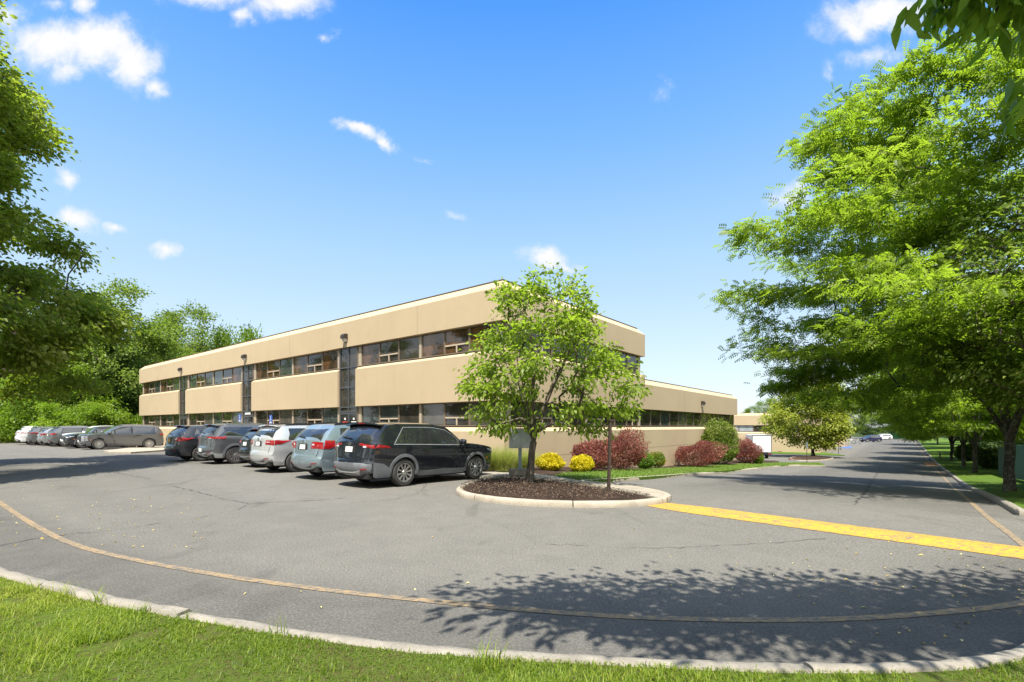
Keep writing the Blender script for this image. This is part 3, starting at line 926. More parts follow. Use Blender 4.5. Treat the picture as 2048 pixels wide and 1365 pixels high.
# wall lamps: things of their own, hung on the wall
def wall_lamp(x, y, z, rz, label):
    """made looking along local -y; hangs from world point of the building's local frame"""
    wx, wy = bld(x, y)
    r_ = empty('wall_light', (wx, wy, z), ANG + rz); tag(r_, label, 'wall light', 'box lamps on the tan wall')
    h = MB(); n = 10
    V = []; F = []
    prof = [(0, .24), (-.16, .24), (-.24, .20), (-.28, .12), (-.29, .0), (-.29, -.03), (0, -.03)]
    for sx in (-.17, .17):
        V += [(sx, p[0], p[1]) for p in prof]
    m = len(prof)
    F = [(i, (i + 1) % m, m + (i + 1) % m, m + i) for i in range(m)] + [tuple(range(m))[::-1], tuple(range(m, 2 * m))]
    h.add(V, F).build('housing', MT['bronze'], r_, bevel=.008)
    l = MB(); pr = [(0, -.035), (-.24, -.035), (-.20, -.15), (-.10, -.22), (0, -.22)]
    V = []
    for sx in (-.12, .12): V += [(sx * (1 if i < 2 else .85), p[0], p[1]) for i, p in enumerate(pr)]
    m = len(pr)
    F = [(i, (i + 1) % m, m + (i + 1) % m, m + i) for i in range(m)] + [tuple(range(m))[::-1], tuple(range(m, 2 * m))]
    l.add(V, F).build('lens', MT['lens'], r_, bevel=.006)
    MB().box((-.13, -.03, -.24), (.13, -.001, -.035)).build('back_plate', MT['bronze'], r_)
wall_lamp(-.002, 11.8, 6.72, R(-90), 'dark box lamp above the nearest entrance bay of the long facade')
wall_lamp(-.002, 24.85, 6.72, R(-90), 'dark box lamp above the middle entrance bay of the long facade')
wall_lamp(-.002, 38.0, 6.72, R(-90), 'dark box lamp above the farthest entrance bay of the long facade')
wall_lamp(26.1, -.002, 3.52, 0, 'dark box lamp on the low wing behind the clipped green shrub')

# ------------------------------------------------------------------ far buildings of the same make
def low_building(name, label, cpx, d, width, depth, zr, zg, npan, blinds=True):
    """low tan building; its long face runs parallel to the near building's long facade; (cpx, d): its right-hand corner"""
    x = (cpx - CX) / FPX * d
    r_ = empty(name, (x, d, zg), ANG); tag(r_, label, 'building')
    H = zr - zg
    zc, z1, zw1, zw0 = H, H - .36, H - 1.85, H - 2.85
    path = [(0, width), (0, 0), (depth, 0)]
    P = lambda mb, n, mt: mb.build(n, mt, r_)
    P(sweep([(0, width), (0, 0), (depth, 0)], [(-.4, zc), (0, z1), (0, zw1), (-.5, zw1), (-.5, zc)]), 'parapet_band', MT['stucco'])
    P(sweep(path, [(-.38, zc + .003), (-.38, zc + .04), (-.7, zc + .04), (-.7, zc + .003)]), 'coping', MT['coping'])
    P(sweep(path, [(-.4, zw0), (-.25, zw0), (0, zw0 - .22), (0, -.5), (-.5, -.5)]), 'base_wall', MT['stucco'])
    P(MB().box((.45, .45, -.5), (depth, width, zc - .2)), 'core_wall', MT['stucco'])
    n = npan; w = (width - .8) / n
    for face, cnt in (('W', n), ('S', 4)):
        for i in range(cnt):
            f = MB(); ww = w - .02; h = zw1 - zw0 - .01; b = .06
            f.box((0, -.06, 0), (ww, 0, b)); f.box((0, -.06, h - b), (ww, 0, h)); f.box((0, -.06, b), (b, 0, h - b)); f.box((ww - b, -.06, b), (ww, 0, h - b))
            loc, rz = (((.22, .4 + (i + 1) * w, zw0 + .005), R(-90)) if face == 'W' else ((.4 + i * w, .22, zw0 + .005), 0))
            fr = f.build('window', MT['frame'], r_, loc=loc, rot=(0, 0, rz))
            MB().box((b, -.03, b), (ww - b, -.012, h - b)).build('pane', MT['pane_far'] if blinds and i % 4 != 3 else MT['pane_lo'], fr)
    return r_
low_building('office_annex', 'single-storey tan building beyond the parked white box truck', 1640, 70, 30, 16, EYE + 27.5 / FPX * 72, -2.4, 14)
low_building('office_annex', 'farthest tan building half hidden behind the yellow-green tree and overhanging branches', 1690, 92, 16, 5, EYE + 19 / FPX * 92, -2.5, 8, False)
# ------------------------------------------------------------------ cars
def car_paint(name, c, metal=.6, rough=.24):
    m, nt, out = new_mat(name)
    p = N(nt, 'ShaderNodeBsdfPrincipled', i_Roughness=rough, i_Metallic=metal)
    p.inputs['Coat Weight'].default_value = 1.0; p.inputs['Coat Roughness'].default_value = .03
    P = objco(nt)
    fl = noise(nt, 900, 2, .6, P); du = noise(nt, 2.5, 5, .65, P, .4)
    col = mixc(nt, ramp(nt, fl, [(.35, 0), (.65, .5)]), c, tuple(min(1, v * 1.35 + .004) for v in c))
    col = mixc(nt, ramp(nt, du, [(.5, 0), (.8, .06)]), col, (.20, .18, .15))
    nt.links.new(col, p.inputs['Base Color'])
    nt.links.new(M2(nt, 'MULTIPLY_ADD', du, .16), p.inputs['Roughness']) if False else None
    nt.links.new(p.outputs[0], out.inputs[0])
    return m
MT['car_glass'] = glass_mat('privacy_glass', (.016, .018, .020), (.026, .028, .030), 1.0, .02)
MT['car_glass_clear'] = glass_mat('car_glass_green', (.04, .055, .035), (.07, .085, .055), 1.4, .02)
MT['black_trim'] = plain('black_trim', (.016, .016, .017), .45)
MT['clad'] = plain('grey_cladding', (.125, .13, .14), .6, var=.15)
MT['silverclad'] = plain('silver_cladding', (.42, .43, .43), .35, .6)
for _k in ('car_glass', 'car_glass_clear'):
    for _n in MT[_k].node_tree.nodes:
        if _n.type == 'BSDF_PRINCIPLED': _n.inputs['IOR'].default_value = 1.75; _n.inputs['Specular IOR Level'].default_value = .8
MT['tyre'] = plain('tyre_rubber', (.032, .030, .028), .85, var=.25, scale=20)
MT['rim'] = plain('alloy_rim', (.58, .58, .57), .28, .85)
MT['rimdark'] = plain('alloy_recess', (.03, .03, .032), .5, .3)
MT['under'] = plain('underbody', (.010, .010, .010), .8)
MT['satin'] = plain('satin_trim', (.30, .31, .32), .42, .35)
MT['chrome'] = plain('chrome', (.70, .70, .70), .12, 1.0, var=.03)
MT['tail'] = plain('tail_lens', (.27, .008, .010), .12, coat=1.0, var=.35, scale=9)
MT['amber'] = plain('amber_lens', (.55, .18, .02), .15, coat=1.0)
MT['headl'] = plain('head_lens', (.55, .57, .60), .08, .3, coat=1.0, var=.4, scale=14)
MT['plate'] = plain('plate_white', (.72, .72, .68), .45, var=.12, scale=30)
MT['plate_o'] = plain('plate_orange', (.62, .33, .05), .45, var=.12, scale=30)

def chaikin(P, n=2):
    P = np.asarray(P, float)
    for _ in range(n):
        a, b = P[:-1], P[1:]
        Q = np.empty((2 * len(a), P.shape[1]))
        Q[0::2] = a * .8 + b * .2; Q[1::2] = a * .2 + b * .8
        P = np.vstack([P[:1], Q, P[-1:]])
    return P

class Car:
    def __init__(s, name, label, pos, rz, paint, L=4.9, W=1.93, H=1.74, WB=2.85, ro=1.05, r=.37, lean=.38, zt=1.10, zb=.98, rise=.06,
                 xws=.55, xc=None, zc=1.10, zh=.98, tum=.27, spokes=10, clad=None, rails=None, glassr=None, bumper=None,
                 tail='wedge', spoiler=True, doors=(.02, 1.02), dpil=None, rimm='rim', plate='plate', letters=None, roofcol=None,
                 chrome_line=False, front='suv', group='cars parked along the office building', cat='car', antenna=False, wiper=True, floating=False, hatch=True, cpil=False):
        s.L, s.W, s.H, s.WB, s.r = L, W, H, WB, r
        s.x0 = -WB / 2 - ro; s.x1 = s.x0 + L; s.xr = -WB / 2; s.xf = WB / 2
        s.xws = xws; s.zb, s.rise, s.tum = zb, rise, tum
        s.zt, s.zc, s.zh = zt, zc, zh
        s.paint = paint
        xc = xc if xc is not None else s.xf - .36
        s.xc = xc
        x0, x1 = s.x0, s.x1
        g = float(G(*pos)); s.root = empty(name, (pos[0], pos[1], g), rz)
        # follow the slope of the ground
        e = .5; hd = (math.cos(rz), math.sin(rz))
        gf = float(G(pos[0] + hd[0] * WB / 2, pos[1] + hd[1] * WB / 2)); gr = float(G(pos[0] - hd[0] * WB / 2, pos[1] - hd[1] * WB / 2))
        s.root.location.z = (gf + gr) / 2
        s.root.rotation_euler = (0, -math.atan2(gf - gr, WB), rz)
        tag(s.root, label, cat, group)
        zlow = .30
        C = [(x0 + .16, zlow, .15), (x0 + .05, .40, .19), (x0 + .01, .52, .20), (x0, .64, .20), (x0 + .03, .73, .19), (x0 + .075, .78, .16), (x0 + .09, .92, .15),
             (x0 + .12, zt - .04, .14), (x0 + .15, zt + .01, .13), (x0 + .15 + lean * .55, zt + (H - zt) * .55, .11), (x0 + .15 + lean, H - .10, .08), (x0 + .22 + lean, H - .045, .06),
             (x0 + .75 + lean, H - .012, .045), (-.35, H, .045), (xws - .55, H - .018, .045), (xws - .15, H - .06, .05), (xws, H - .10, .055),
             ((xws * .5 + xc * .5), (H - .10) * .5 + zc * .5 + .02, .065), (xc, zc, .07), (xc + .12, zc - .012, .06), ((xc + x1) / 2, (zc + zh) / 2 + .01, .06),
             (x1 - .26, zh - .01, .08), (x1 - .12, zh - .07, .14), (x1 - .055, zh - .20, .17), (x1 - .01, .62, .18), (x1, .52, .18), (x1 - .03, .40, .17), (x1 - .13, zlow, .14)]
        if front == 'box':
            C[-7] = (x1 - .16, zh - .005, .09); C[-6] = (x1 - .06, zh - .06, .12); C[-5] = (x1 - .025, zh - .2, .13)
        C = chaikin(C, 2)
        s.P = C[:, :2]; s.c = C[:, 2]
        T = np.gradient(s.P, axis=0); T /= np.linalg.norm(T, axis=1)[:, None] + 1e-9
        s.Nn = np.c_[-T[:, 1], T[:, 0]]          # outward (travelling rear -> roof -> front, outside is to the left)
        s.B = s.P - s.Nn * s.c[:, None]
        s.Wb = s.w(s.B[:, 0], s.B[:, 1])
        s.itop = int(np.argmax(s.P[:, 1]))
        s.body(clad)
        s.glass(glassr, dpil, doors, chrome_line, cpil)
        s.wheels(spokes, rimm)
        s.rear(tail, plate, bumper, spoiler, letters, wiper)
        s.frontend(front)
        s.doorset(doors)
        s.cladding(clad)
        if rails: s.railset(rails)
        s.mirrors()
        if antenna:
            a = MB(); xa = x0 + lean + .55; z = s.H - .012
            a.add([(xa - .12, -.03, z), (xa + .10, -.025, z), (xa + .10, .025, z), (xa - .12, .03, z), (xa - .11, 0, z + .075)], [(0, 1, 4), (1, 2, 4), (2, 3, 4), (3, 0, 4), (3, 2, 1, 0)])
            a.build('antenna_fin', s.paint, s.root)

    def w(s, x, z):
        x = np.asarray(x, float); z = np.asarray(z, float)
        hw = s.W / 2
        zb = s.zb + s.rise * np.clip((s.xf - x) / (s.xf - s.x0), 0, 1) - .02
        up = np.clip(z - zb, 0, None)
        w = hw - s.tum * up - .10 * up ** 2
        dn = np.clip(zb - .18 - z, 0, None)
        w = w - .10 * dn ** 2 / .5
        w = w + .012 * np.exp(-((z - zb + .07) / .05) ** 2) - .014 * np.exp(-((z - .60) / .12) ** 2)
        fx = np.clip((x - (s.x1 - .95)) / .95, 0, 1); rx = np.clip((s.x0 + .75 - x) / .75, 0, 1)
        return w - .17 * hw * fx ** 2.4 - .13 * hw * rx ** 2.2

    def surf(s, i, q, off=0.0):
        i = np.asarray(i, float); q = np.asarray(q, float)
        k = np.arange(len(s.P))
        f = lambda a: np.interp(i, k, a)
        c = f(s.c) * np.abs(q) ** 3
        nx, nz = f(s.Nn[:, 0]), f(s.Nn[:, 1])
        return np.stack([f(s.P[:, 0]) - nx * c + nx * off, q * (f(s.Wb) + off), f(s.P[:, 1]) - nz * c + nz * off], -1)

    def i_rear(s, z):
        k = np.arange(s.itop + 1); zz = np.maximum.accumulate(s.P[:s.itop + 1, 1]) + k * 1e-7
        return np.interp(z, zz, k)
    def i_front(s, z):
        k = np.arange(s.itop, len(s.P)); zz = np.minimum.accumulate(s.P[s.itop:, 1]) - (k - s.itop) * 1e-7
        return np.interp(-np.asarray(z), -zz, k)
    def xr_edge(s, z): return float(np.interp(z, s.B[:s.itop, 1], s.B[:s.itop, 0]))
    def xf_edge(s, z): return float(np.interp(-z, -s.B[s.itop:, 1], s.B[s.itop:, 0]))

    def patch(s, poly, mapf, off, h, name, mat, parent=None, mb=None, back=.012, mirror=False):
        """a panel on the body surface with its own edge"""
        own = mb is None
        if own: mb = MB()
        V2, F = cdt(poly, gridpts(poly, h))
        A = np.array(V2)
        V = mapf(A[:, 0], A[:, 1], off)
        mb.add(V, F)
        O = np.array(poly)
        n = len(O)
        e0 = mapf(O[:, 0], O[:, 1], off); e1 = mapf(O[:, 0], O[:, 1], off - back)
        mb.add(np.vstack([e0, e1]), [(i, (i + 1) % n, n + (i + 1) % n, n + i) for i in range(n)])
        if own: return mb.build(name, mat, parent or s.root, smooth=35, weld=True)
    def side(s, sg):
        def f(x, z, off):
            return np.stack([x, sg * (s.w(x, z) + off), z], -1)
        return f
    def rearm(s):
        return lambda q, z, off: s.surf(s.i_rear(z), q, off)
    def frontm(s):
        return lambda q, z, off: s.surf(s.i_front(z), q, off)

    def body(s, clad):
        Ra = s.r + .055; zl = s.B[0, 1]
        out = [tuple(p) for p in s.B]
        def arch(xc):
            d = Ra; z0 = s.r
            a0 = math.asin(max(-1, (s.zl_ - z0) / d))
            an = np.linspace(a0, math.pi - a0, 17)
            return [(xc + d * math.cos(a), z0 + d * math.sin(a)) for a in an]
        s.zl_ = .27
        bot = [(s.x1 - .30, s.zl_)] + arch(s.xf) + arch(s.xr) + [(s.x0 + .30, s.zl_)]
        poly = out + bot
        mb = MB()
        V2, F = cdt(poly, gridpts(poly, .075))
        A = np.array(V2)
        W = s.w(A[:, 0], A[:, 1])
        mb.add(np.stack([A[:, 0], W, A[:, 1]], -1), F); mb.add(np.stack([A[:, 0], -W, A[:, 1]], -1), F)
        qs = np.sin(np.linspace(-1, 1, 15) * math.pi / 2)
        I, Q = np.meshgrid(np.arange(len(s.P)), qs, indexing='ij')
        S = s.surf(I, Q); n, m = I.shape
        ii = np.arange(n * m).reshape(n, m)
        mb.add(S.reshape(-1, 3), np.stack([ii[:-1, :-1], ii[1:, :-1], ii[1:, 1:], ii[:-1, 1:]], -1).reshape(-1, 4))
        o = mb.build('body', s.paint, s.root, weld=True)
        me = o.data
        me.polygons.foreach_set('use_smooth', np.ones(len(me.polygons), bool)); me.set_sharp_from_angle(angle=R(48))
        u = MB()
        wi = s.W / 2 - .30
        u.box((s.x0 + .25, -wi, .22), (s.x1 - .25, wi, .80))
        u.box((s.xr + Ra + .03, -s.W / 2 + .09, .225), (s.xf - Ra - .03, s.W / 2 - .09, .5))
        u.box((s.x0 + .16, -s.W / 2 + .22, .255), (s.xr - Ra - .02, s.W / 2 - .22, .45))
        u.box((s.xf + Ra + .02, -s.W / 2 + .24, .255), (s.x1 - .22, s.W / 2 - .24, .45))
        u.build('underbody', MT['under'], s.root)

    def ztop(s, x): return np.interp(x, s.B[:, 0][s.i0:s.i1], s.B[:, 1][s.i0:s.i1]) - .095
    def zbelt(s, x): return s.zb + s.rise * np.clip((s.xf - x) / (s.xf - s.x0), 0, 1)

    def glass(s, glassr, dpil, doors, chrome, cpil=False):
        s.i0 = int(s.i_rear(s.zt)); s.i1 = int(s.i_front(s.zc + .03))
        xB, xC = doors
        xa0 = s.xc - .16                                 # foot of the windscreen pillar at the belt
        xa1 = s.xws - .10
        d0, d1 = dpil or (s.xr_edge(s.zt) + .48, s.xr_edge(s.H - .2) + .30)  # foot and top of the rearmost pane
        zb = lambda x: float(s.zbelt(x)); zt = lambda x: float(s.ztop(x))
        m = .045
        panes = [[(xC + m, zb(xC)), (xa0, zb(xa0) + .01), (xa1 + .22, zt(xa1 + .22)), (xa1 - .15, zt(xa1 - .15)), (xC + m, zt(xC))],
                 [(xB + m, zb(xB)), (xC - m, zb(xC)), (xC - m, zt(xC)), (xB + m + .04, zt(xB))]]
        xq = xB - m
        panes.append([(d0, zb(d0) + .02), (xq, zb(xq)), (xq + .03, zt(xq)), (d1 + .02, zt(d1 + .05)), ])
        full = [(d0 - .05, zb(d0) - .012), (xa0 + .10, zb(xa0) - .012), (xa1 + .30, zt(xa1 + .26) + .012), (xa1 - .15, zt(xa1 - .15) + .016), (0, zt(0) + .018), (xB, zt(xB) + .018), (d1 - .04, zt(d1) + .016)]
        for sg in (1, -1):
            f = s.side(sg)
            s.patch(full, f, .002, .2, 'window_surround', MT['black_trim'])
            for k, pl in enumerate(panes):
                s.patch(pl, f, .006, .2, 'side_window', MT['car_glass_clear'] if k == 0 else (glassr or MT['car_glass']))
            if cpil:
                xp = xB - .28
                s.patch([(xp - .22, zb(xp) - .012), (xp + .04, zb(xp) - .012), (xp + .26, zt(xp) + .02), (xp + .0, zt(xp) + .02)], f, .009, .2, 'pillar', s.paint)
            if chrome:
                ln = [(d0 - .06, zb(d0) - .03), (xa0 + .12, zb(xa0) - .03), (xa0 + .12, zb(xa0) - .008), (d0 - .05, zb(d0) - .008)]
                s.patch(ln, f, .008, .3, 'belt_moulding', MT['satin'])
                # bright surround along the top and down the rear of the glass
                xs_ = list(np.linspace(d1 + .02, xa1 + .20, 9))
                tp = [(x, zt(x) + .010) for x in xs_] + [(x, zt(x) - .004) for x in xs_[::-1]]
                s.patch(tp, f, .009, .3, 'window_moulding', MT['satin'])
                s.patch([(d0 - .03, zb(d0) + .01), (d0 - .012, zb(d0) + .01), (d1 + .028, zt(d1 + .05)), (d1 + .01, zt(d1 + .05))], f, .0095, .3, 'window_moulding', MT['satin'])
                s.patch([(xa0 + .03, zb(xa0) + .01), (xa0 + .046, zb(xa0) + .01), (xa1 + .242, zt(xa1 + .22) + .005), (xa1 + .225, zt(xa1 + .22) + .005)], f, .0095, .3, 'window_moulding', MT['satin'])
        # rear window and windscreen
        a, b = s.zt + .03, s.H - .15
        s.patch([(-.86, a), (.86, a), (.84, b), (-.84, b)], s.rearm(), .004, .12, 'rear_window', glassr or MT['car_glass'])
        a, b = s.zc + .035, s.H - .13
        s.patch([(-.90, a), (.90, a), (.86, b), (-.86, b)], s.frontm(), .004, .12, 'windscreen', MT['car_glass_clear'])

    def wheels(s, spokes, rimm):
        r = s.r; tw = .235
        rr = r * .70
        tp = [(rr - .005, -tw / 2 + .02), (rr + .01, -tw / 2), (r - .035, -tw / 2 + .004), (r - .008, -tw / 2 + .03), (r, -tw / 2 + .06), (r, tw / 2 - .06), (r - .008, tw / 2 - .03), (r - .035, tw / 2 - .004), (rr + .01, tw / 2), (rr - .005, tw / 2 - .02)]
        ty = MB().lathe(tp, n=36, axis='y'); ty_o = None
        # rim: barrel, dark dish and spokes; looks to -y (right side)
        def mk(sg):
            y = sg * tw / 2
            rm = MB()
            rm.lathe([(rr - .002, y - sg * .02), (rr - .012, y - sg * .006), (rr - .03, y - sg * .008), (rr - .035, y - sg * .11)], n=36, axis='y')
            rm.lathe([(.001, y - sg * .012), (.055, y - sg * .014), (.065, y - sg * .03), (.065, y - sg * .08)], n=16, axis='y')
            for k in range(spokes):
                an = 2 * math.pi * k / spokes + .2
                w0, w1 = (.052, .030) if spokes <= 12 else (.03, .02)
                if spokes <= 6: w0, w1 = .085, .075
                c, si = math.cos(an), math.sin(an)
                V = []
                for rad, ww, yy in ((.05, w0 * .6, y - sg * .022), (rr - .025, w0 if spokes <= 12 else w0 * 1.25, y - sg * .012)):
                    for e in (-.5, .5):
                        for dy in (0, -sg * .03):
                            V.append((rad * c - e * ww * si, yy + dy, rad * si + e * ww * c))
                rm.add(V, [(0, 2, 6, 4), (1, 5, 7, 3), (0, 4, 5, 1), (2, 3, 7, 6)])
            return rm
        dish = lambda sg: MB().lathe([(.001, sg * (tw / 2 - .075)), (rr - .03, sg * (tw / 2 - .085)), (rr - .03, -sg * (tw / 2 - .03)), (.001, -sg * (tw / 2 - .03))], n=28, axis='y')
        for x in (s.xr, s.xf):
            for sg in (1, -1):
                o = mk(sg).build('wheel', MT[rimm], s.root, smooth=30, loc=(x, sg * (s.W / 2 - tw / 2 - .012), r))
                MB().lathe(tp, n=36, axis='y').build('tyre', MT['tyre'], o, smooth=40)
                dish(sg).build('wheel_dish', MT['rimdark'], o, smooth=30)

    def rear(s, tail, plate, bumper, spoiler, letters, wiper):
        rm = s.rearm(); x0 = s.x0
        zt = s.zt
        # tail lamps wrap from the tailgate on to the flank
        for sg in (1, -1):
            mb = MB(); f = s.side(sg)
            if tail == 'wedge':
                a, b = zt - .17, zt - .05
                s.patch([(sg * .42, b - .045), (sg * .46, b), (sg * .985, b - .03), (sg * .985, a), (sg * .70, a + .02)], rm, .010, .05, '', None, mb=mb)
                e0, e1 = s.xr_edge(a), s.xr_edge(b)
                s.patch([(e0, a), (e0 + .46, a - .005), (e0 + .40, a + .05), (e1 + .05, b - .03)], f, .010, .08, '', None, mb=mb)
            elif tail == 'band':
                a, b = zt - .17, zt - .06
                s.patch([(sg * .40, b - .06), (sg * .44, b - .01), (sg * .985, b), (sg * .985, a)], rm, .010, .05, '', None, mb=mb)
                e0, e1 = s.xr_edge(a), s.xr_edge(b)
                s.patch([(e0, a), (e0 + .34, a), (e0 + .46, b), (e1, b)], f, .010, .08, '', None, mb=mb)
            elif tail == 'wrap':
                a, b = zt - .26, zt + .0
                s.patch([(sg * .50, a), (sg * .52, b - .06), (sg * .985, b), (sg * .985, a)], rm, .012, .05, '', None, mb=mb)
                e0, e1 = s.xr_edge(a), s.xr_edge(b)
                s.patch([(e0, a), (e0 + .20, a), (e0 + .34, a + .08), (e0 + .37, b - .01), (e1, b)], f, .012, .08, '', None, mb=mb)
            elif tail == 'spear':
                a, b = zt - .26, zt - .07
                s.patch([(sg * .55, a + .02), (sg * .56, b - .02), (sg * .985, b), (sg * .985, a + .01)], rm, .012, .05, '', None, mb=mb)
                e0, e1 = s.xr_edge(a), s.xr_edge(b)
                s.patch([(e0, a + .01), (e0 + .25, a + .05), (e0 + .58, b - .02), (e1, b)], f, .012, .08, '', None, mb=mb)
            elif tail == 'small':
                a, b = zt - .20, zt - .06
                s.patch([(sg * .62, a), (sg * .60, b), (sg * .985, b), (sg * .985, a)], rm, .010, .05, '', None, mb=mb)
                e0, e1 = s.xr_edge(a), s.xr_edge(b)
                s.patch([(e0, a), (e0 + .18, a + .02), (e0 + .26, b - .02), (e1, b)], f, .010, .08, '', None, mb=mb)
            tl = mb.build('tail_light', MT['tail'], s.root, smooth=35, weld=True)
            mb2 = MB()
            zz = zt - .16 if tail != 'band' else zt - .165
            if tail in ('wedge', 'wrap'):
                q0, q1 = ((.60, .72) if tail == 'wedge' else (.54, .64))
                s.patch([(sg * q0, zz), (sg * q1, zz), (sg * q1, zz + .045), (sg * q0, zz + .045)], rm, .016, .05, '', None, mb=mb2)
            else:
                s.patch([(sg * .58, zz), (sg * .80, zz), (sg * .80, zz + .02), (sg * .58, zz + .02)], rm, .016, .05, '', None, mb=mb2)
            mb2.build('reverse_lamp', MT['headl'], tl)
            # low reflector
            s.patch([(sg * .62, .47), (sg * .84, .47), (sg * .84, .51), (sg * .62, .51)], rm, .022, .08, 'reflector', MT['tail'])
        # shut line of the tailgate
        ln = MB()
        s.patch([(-.80, .765), (.80, .765), (.80, .778), (-.80, .778)], rm, .003, .2, '', None, mb=ln)
        for sg in (1, -1):
            s.patch([(sg * .80, .765), (sg * .81, .765), (sg * .90, zt + .02), (sg * .89, zt + .02)], rm, .003, .2, '', None, mb=ln)
        ln.build('tailgate_seam', MT['under'], s.root)
        # plate in its recess, emblem, wiper
        zp = .90 + (s.zt - 1.12) if plate != 'low' else .60
        pm = MT['plate'] if plate != 'plate_o' else MT['plate_o']
        if plate != 'low': s.patch([(-.30, zp - .085), (.30, zp - .085), (.26, zp + .10), (-.26, zp + .10)], rm, .004, .1, 'plate_recess', MT['black_trim'])
        pl = s.patch([(-.165, zp - .07), (.165, zp - .07), (.165, zp + .07), (-.165, zp + .07)], rm, .020, .1, 'number_plate', pm)
        x, z = (s.x0 + .10, zt - .065)
        P0 = s.surf(s.i_rear(z), 0.0, .012)
        em = MB()
        ring = [(.045, -.006), (.062, -.006), (.062, .006), (.045, .006), (.045, -.006)]
        em.lathe(ring, n=18, axis='x'); em.bar((0, -.055, 0), (0, .055, 0), .012, n=4); em.bar((0, 0, -.05), (0, 0, .05), .012, n=4)
        em.build('emblem', MT['chrome'], s.root, smooth=30, loc=tuple(P0))
        if letters:
            me = text_mesh('lettering', letters, .085, MT['chrome'])
            z = zt - .165; P1 = s.surf(s.i_rear(z), 0.0, .010)
            o = link('lettering', me, s.root, tuple(P1), (R(90), 0, R(-90)))
            o.scale = (1.6, 1, 1)
        if wiper:
            Pa = s.surf(s.i_rear(zt + .05), -.02, .03); Pb = s.surf(s.i_rear(zt + .10), .48, .03)
            MB().bar(tuple(Pa), tuple(Pb), .028, .022).build('rear_wiper', MT['black_trim'], s.root)
        # bumper
        if bumper is not None:
            bm_, zt_ = bumper
            b = MB()
            s.patch([(-.985, .31), (.985, .31), (.985, zt_), (.6, zt_ - .02), (-.6, zt_ - .02), (-.985, zt_)], rm, .014, .1, '', None, mb=b)
            for sg in (1, -1):
                f = s.side(sg); e0, e1 = s.xr_edge(.31), s.xr_edge(zt_)
                xe = s.xr - s.r - .06
                s.patch([(e0, .31), (e0 + .08, .275), (xe - .035, .275), (xe, .50), (e1 + .30, zt_ - .05), (e1, zt_)], f, .014, .1, '', None, mb=b)
            b.build('rear_bumper', bm_, s.root, smooth=35, weld=True)
            s.patch([(-.55, .36), (.55, .36), (.62, .47), (-.62, .47)], rm, .026, .1, 'skid_plate', MT['silverclad'] if bm_ is MT['clad'] else MT['clad'])
        if spoiler:
            z = s.H - .085; i = s.i_rear(z)
            x = s.x0 + .15 + float(np.interp(z, s.P[:s.itop, 1], s.P[:s.itop, 0] - s.x0 - .15))
            hw = float(s.w(x + .1, z)) - .06
            V = []; n = 9
            for k in range(n):
                q = -1 + 2 * k / (n - 1); y = q * hw; dr = .045 * abs(q) ** 3
                V += [(x + .30, y, s.H - .030 - dr), (x - .10, y, s.H - .040 - dr), (x - .12, y, s.H - .075 - dr), (x + .05, y, s.H - .105 - dr)]
            F = []
            for k in range(n - 1):
                for a in range(4): F.append((k * 4 + a, (k + 1) * 4 + a, (k + 1) * 4 + (a + 1) % 4, k * 4 + (a + 1) % 4))
            F += [(0, 1, 2, 3), tuple((n - 1) * 4 + a for a in (3, 2, 1, 0))]
            MB().add(V, F).build('roof_spoiler', s.paint, s.root, smooth=50)
            MB().box((x - .128, -.14, s.H - .07), (x - .118, .14, s.H - .05)).build('brake_lamp', MT['tail'], s.root)

    def frontend(s, front):
        fm = s.frontm()
        zh = s.zh
        s.patch([(-.52, .58), (.52, .58), (.58, zh - .13), (-.58, zh - .13)], fm, .006, .1, 'grille', MT['black_trim'])
        s.patch([(-.75, .335), (.75, .335), (.68, .48), (-.68, .48)], fm, .006, .1, 'air_intake', MT['black_trim'])
        s.patch([(-.16, .53), (.16, .53), (.16, .66), (-.16, .66)], fm, .022, .1, 'number_plate', MT['plate'])
        P0 = s.surf(s.i_front(zh - .17), 0.0, .014)
        MB().lathe([(.04, -.006), (.058, -.006), (.058, .006), (.04, .006), (.04, -.006)], n=18, axis='x').build('emblem', MT['chrome'], s.root, loc=tuple(P0))
        for sg in (1, -1):
            f = s.side(sg); mb = MB()
            if front == 'box':
                a, b = .62, zh - .14
                for k in range(5):
                    z0 = a + (b - a) * k / 5; z1 = z0 + (b - a) / 5 * .62
                    s.patch([(sg * .66, z0), (sg * .985, z0), (sg * .985, z1), (sg * .66, z1)], fm, .012, .1, '', None, mb=mb)
                    e = s.xf_edge((z0 + z1) / 2); s.patch([(e - .16, z0), (e + .0, z0), (e + .0, z1), (e - .16, z1)], f, .012, .1, '', None, mb=mb)
            else:
                a, b = zh - .26, zh - .15
                s.patch([(sg * .60, a + .02), (sg * .985, a + .03), (sg * .985, b), (sg * .60, b - .01)], fm, .012, .06, '', None, mb=mb)
                e0, e1 = s.xf_edge(a + .03), s.xf_edge(b)
                s.patch([(e0 - .28, b - .0), (e0, a + .03), (e1, b), (e1 - .32, b + .03)], f, .012, .08, '', None, mb=mb)
            mb.build('headlight', MT['headl'], s.root, smooth=35, weld=True)
            e = s.xf_edge(.66)
            s.patch([(e - .36, .66), (e - .27, .66), (e - .27, .72), (e - .36, .70)], f, .008, .1, 'side_marker', MT['amber'])

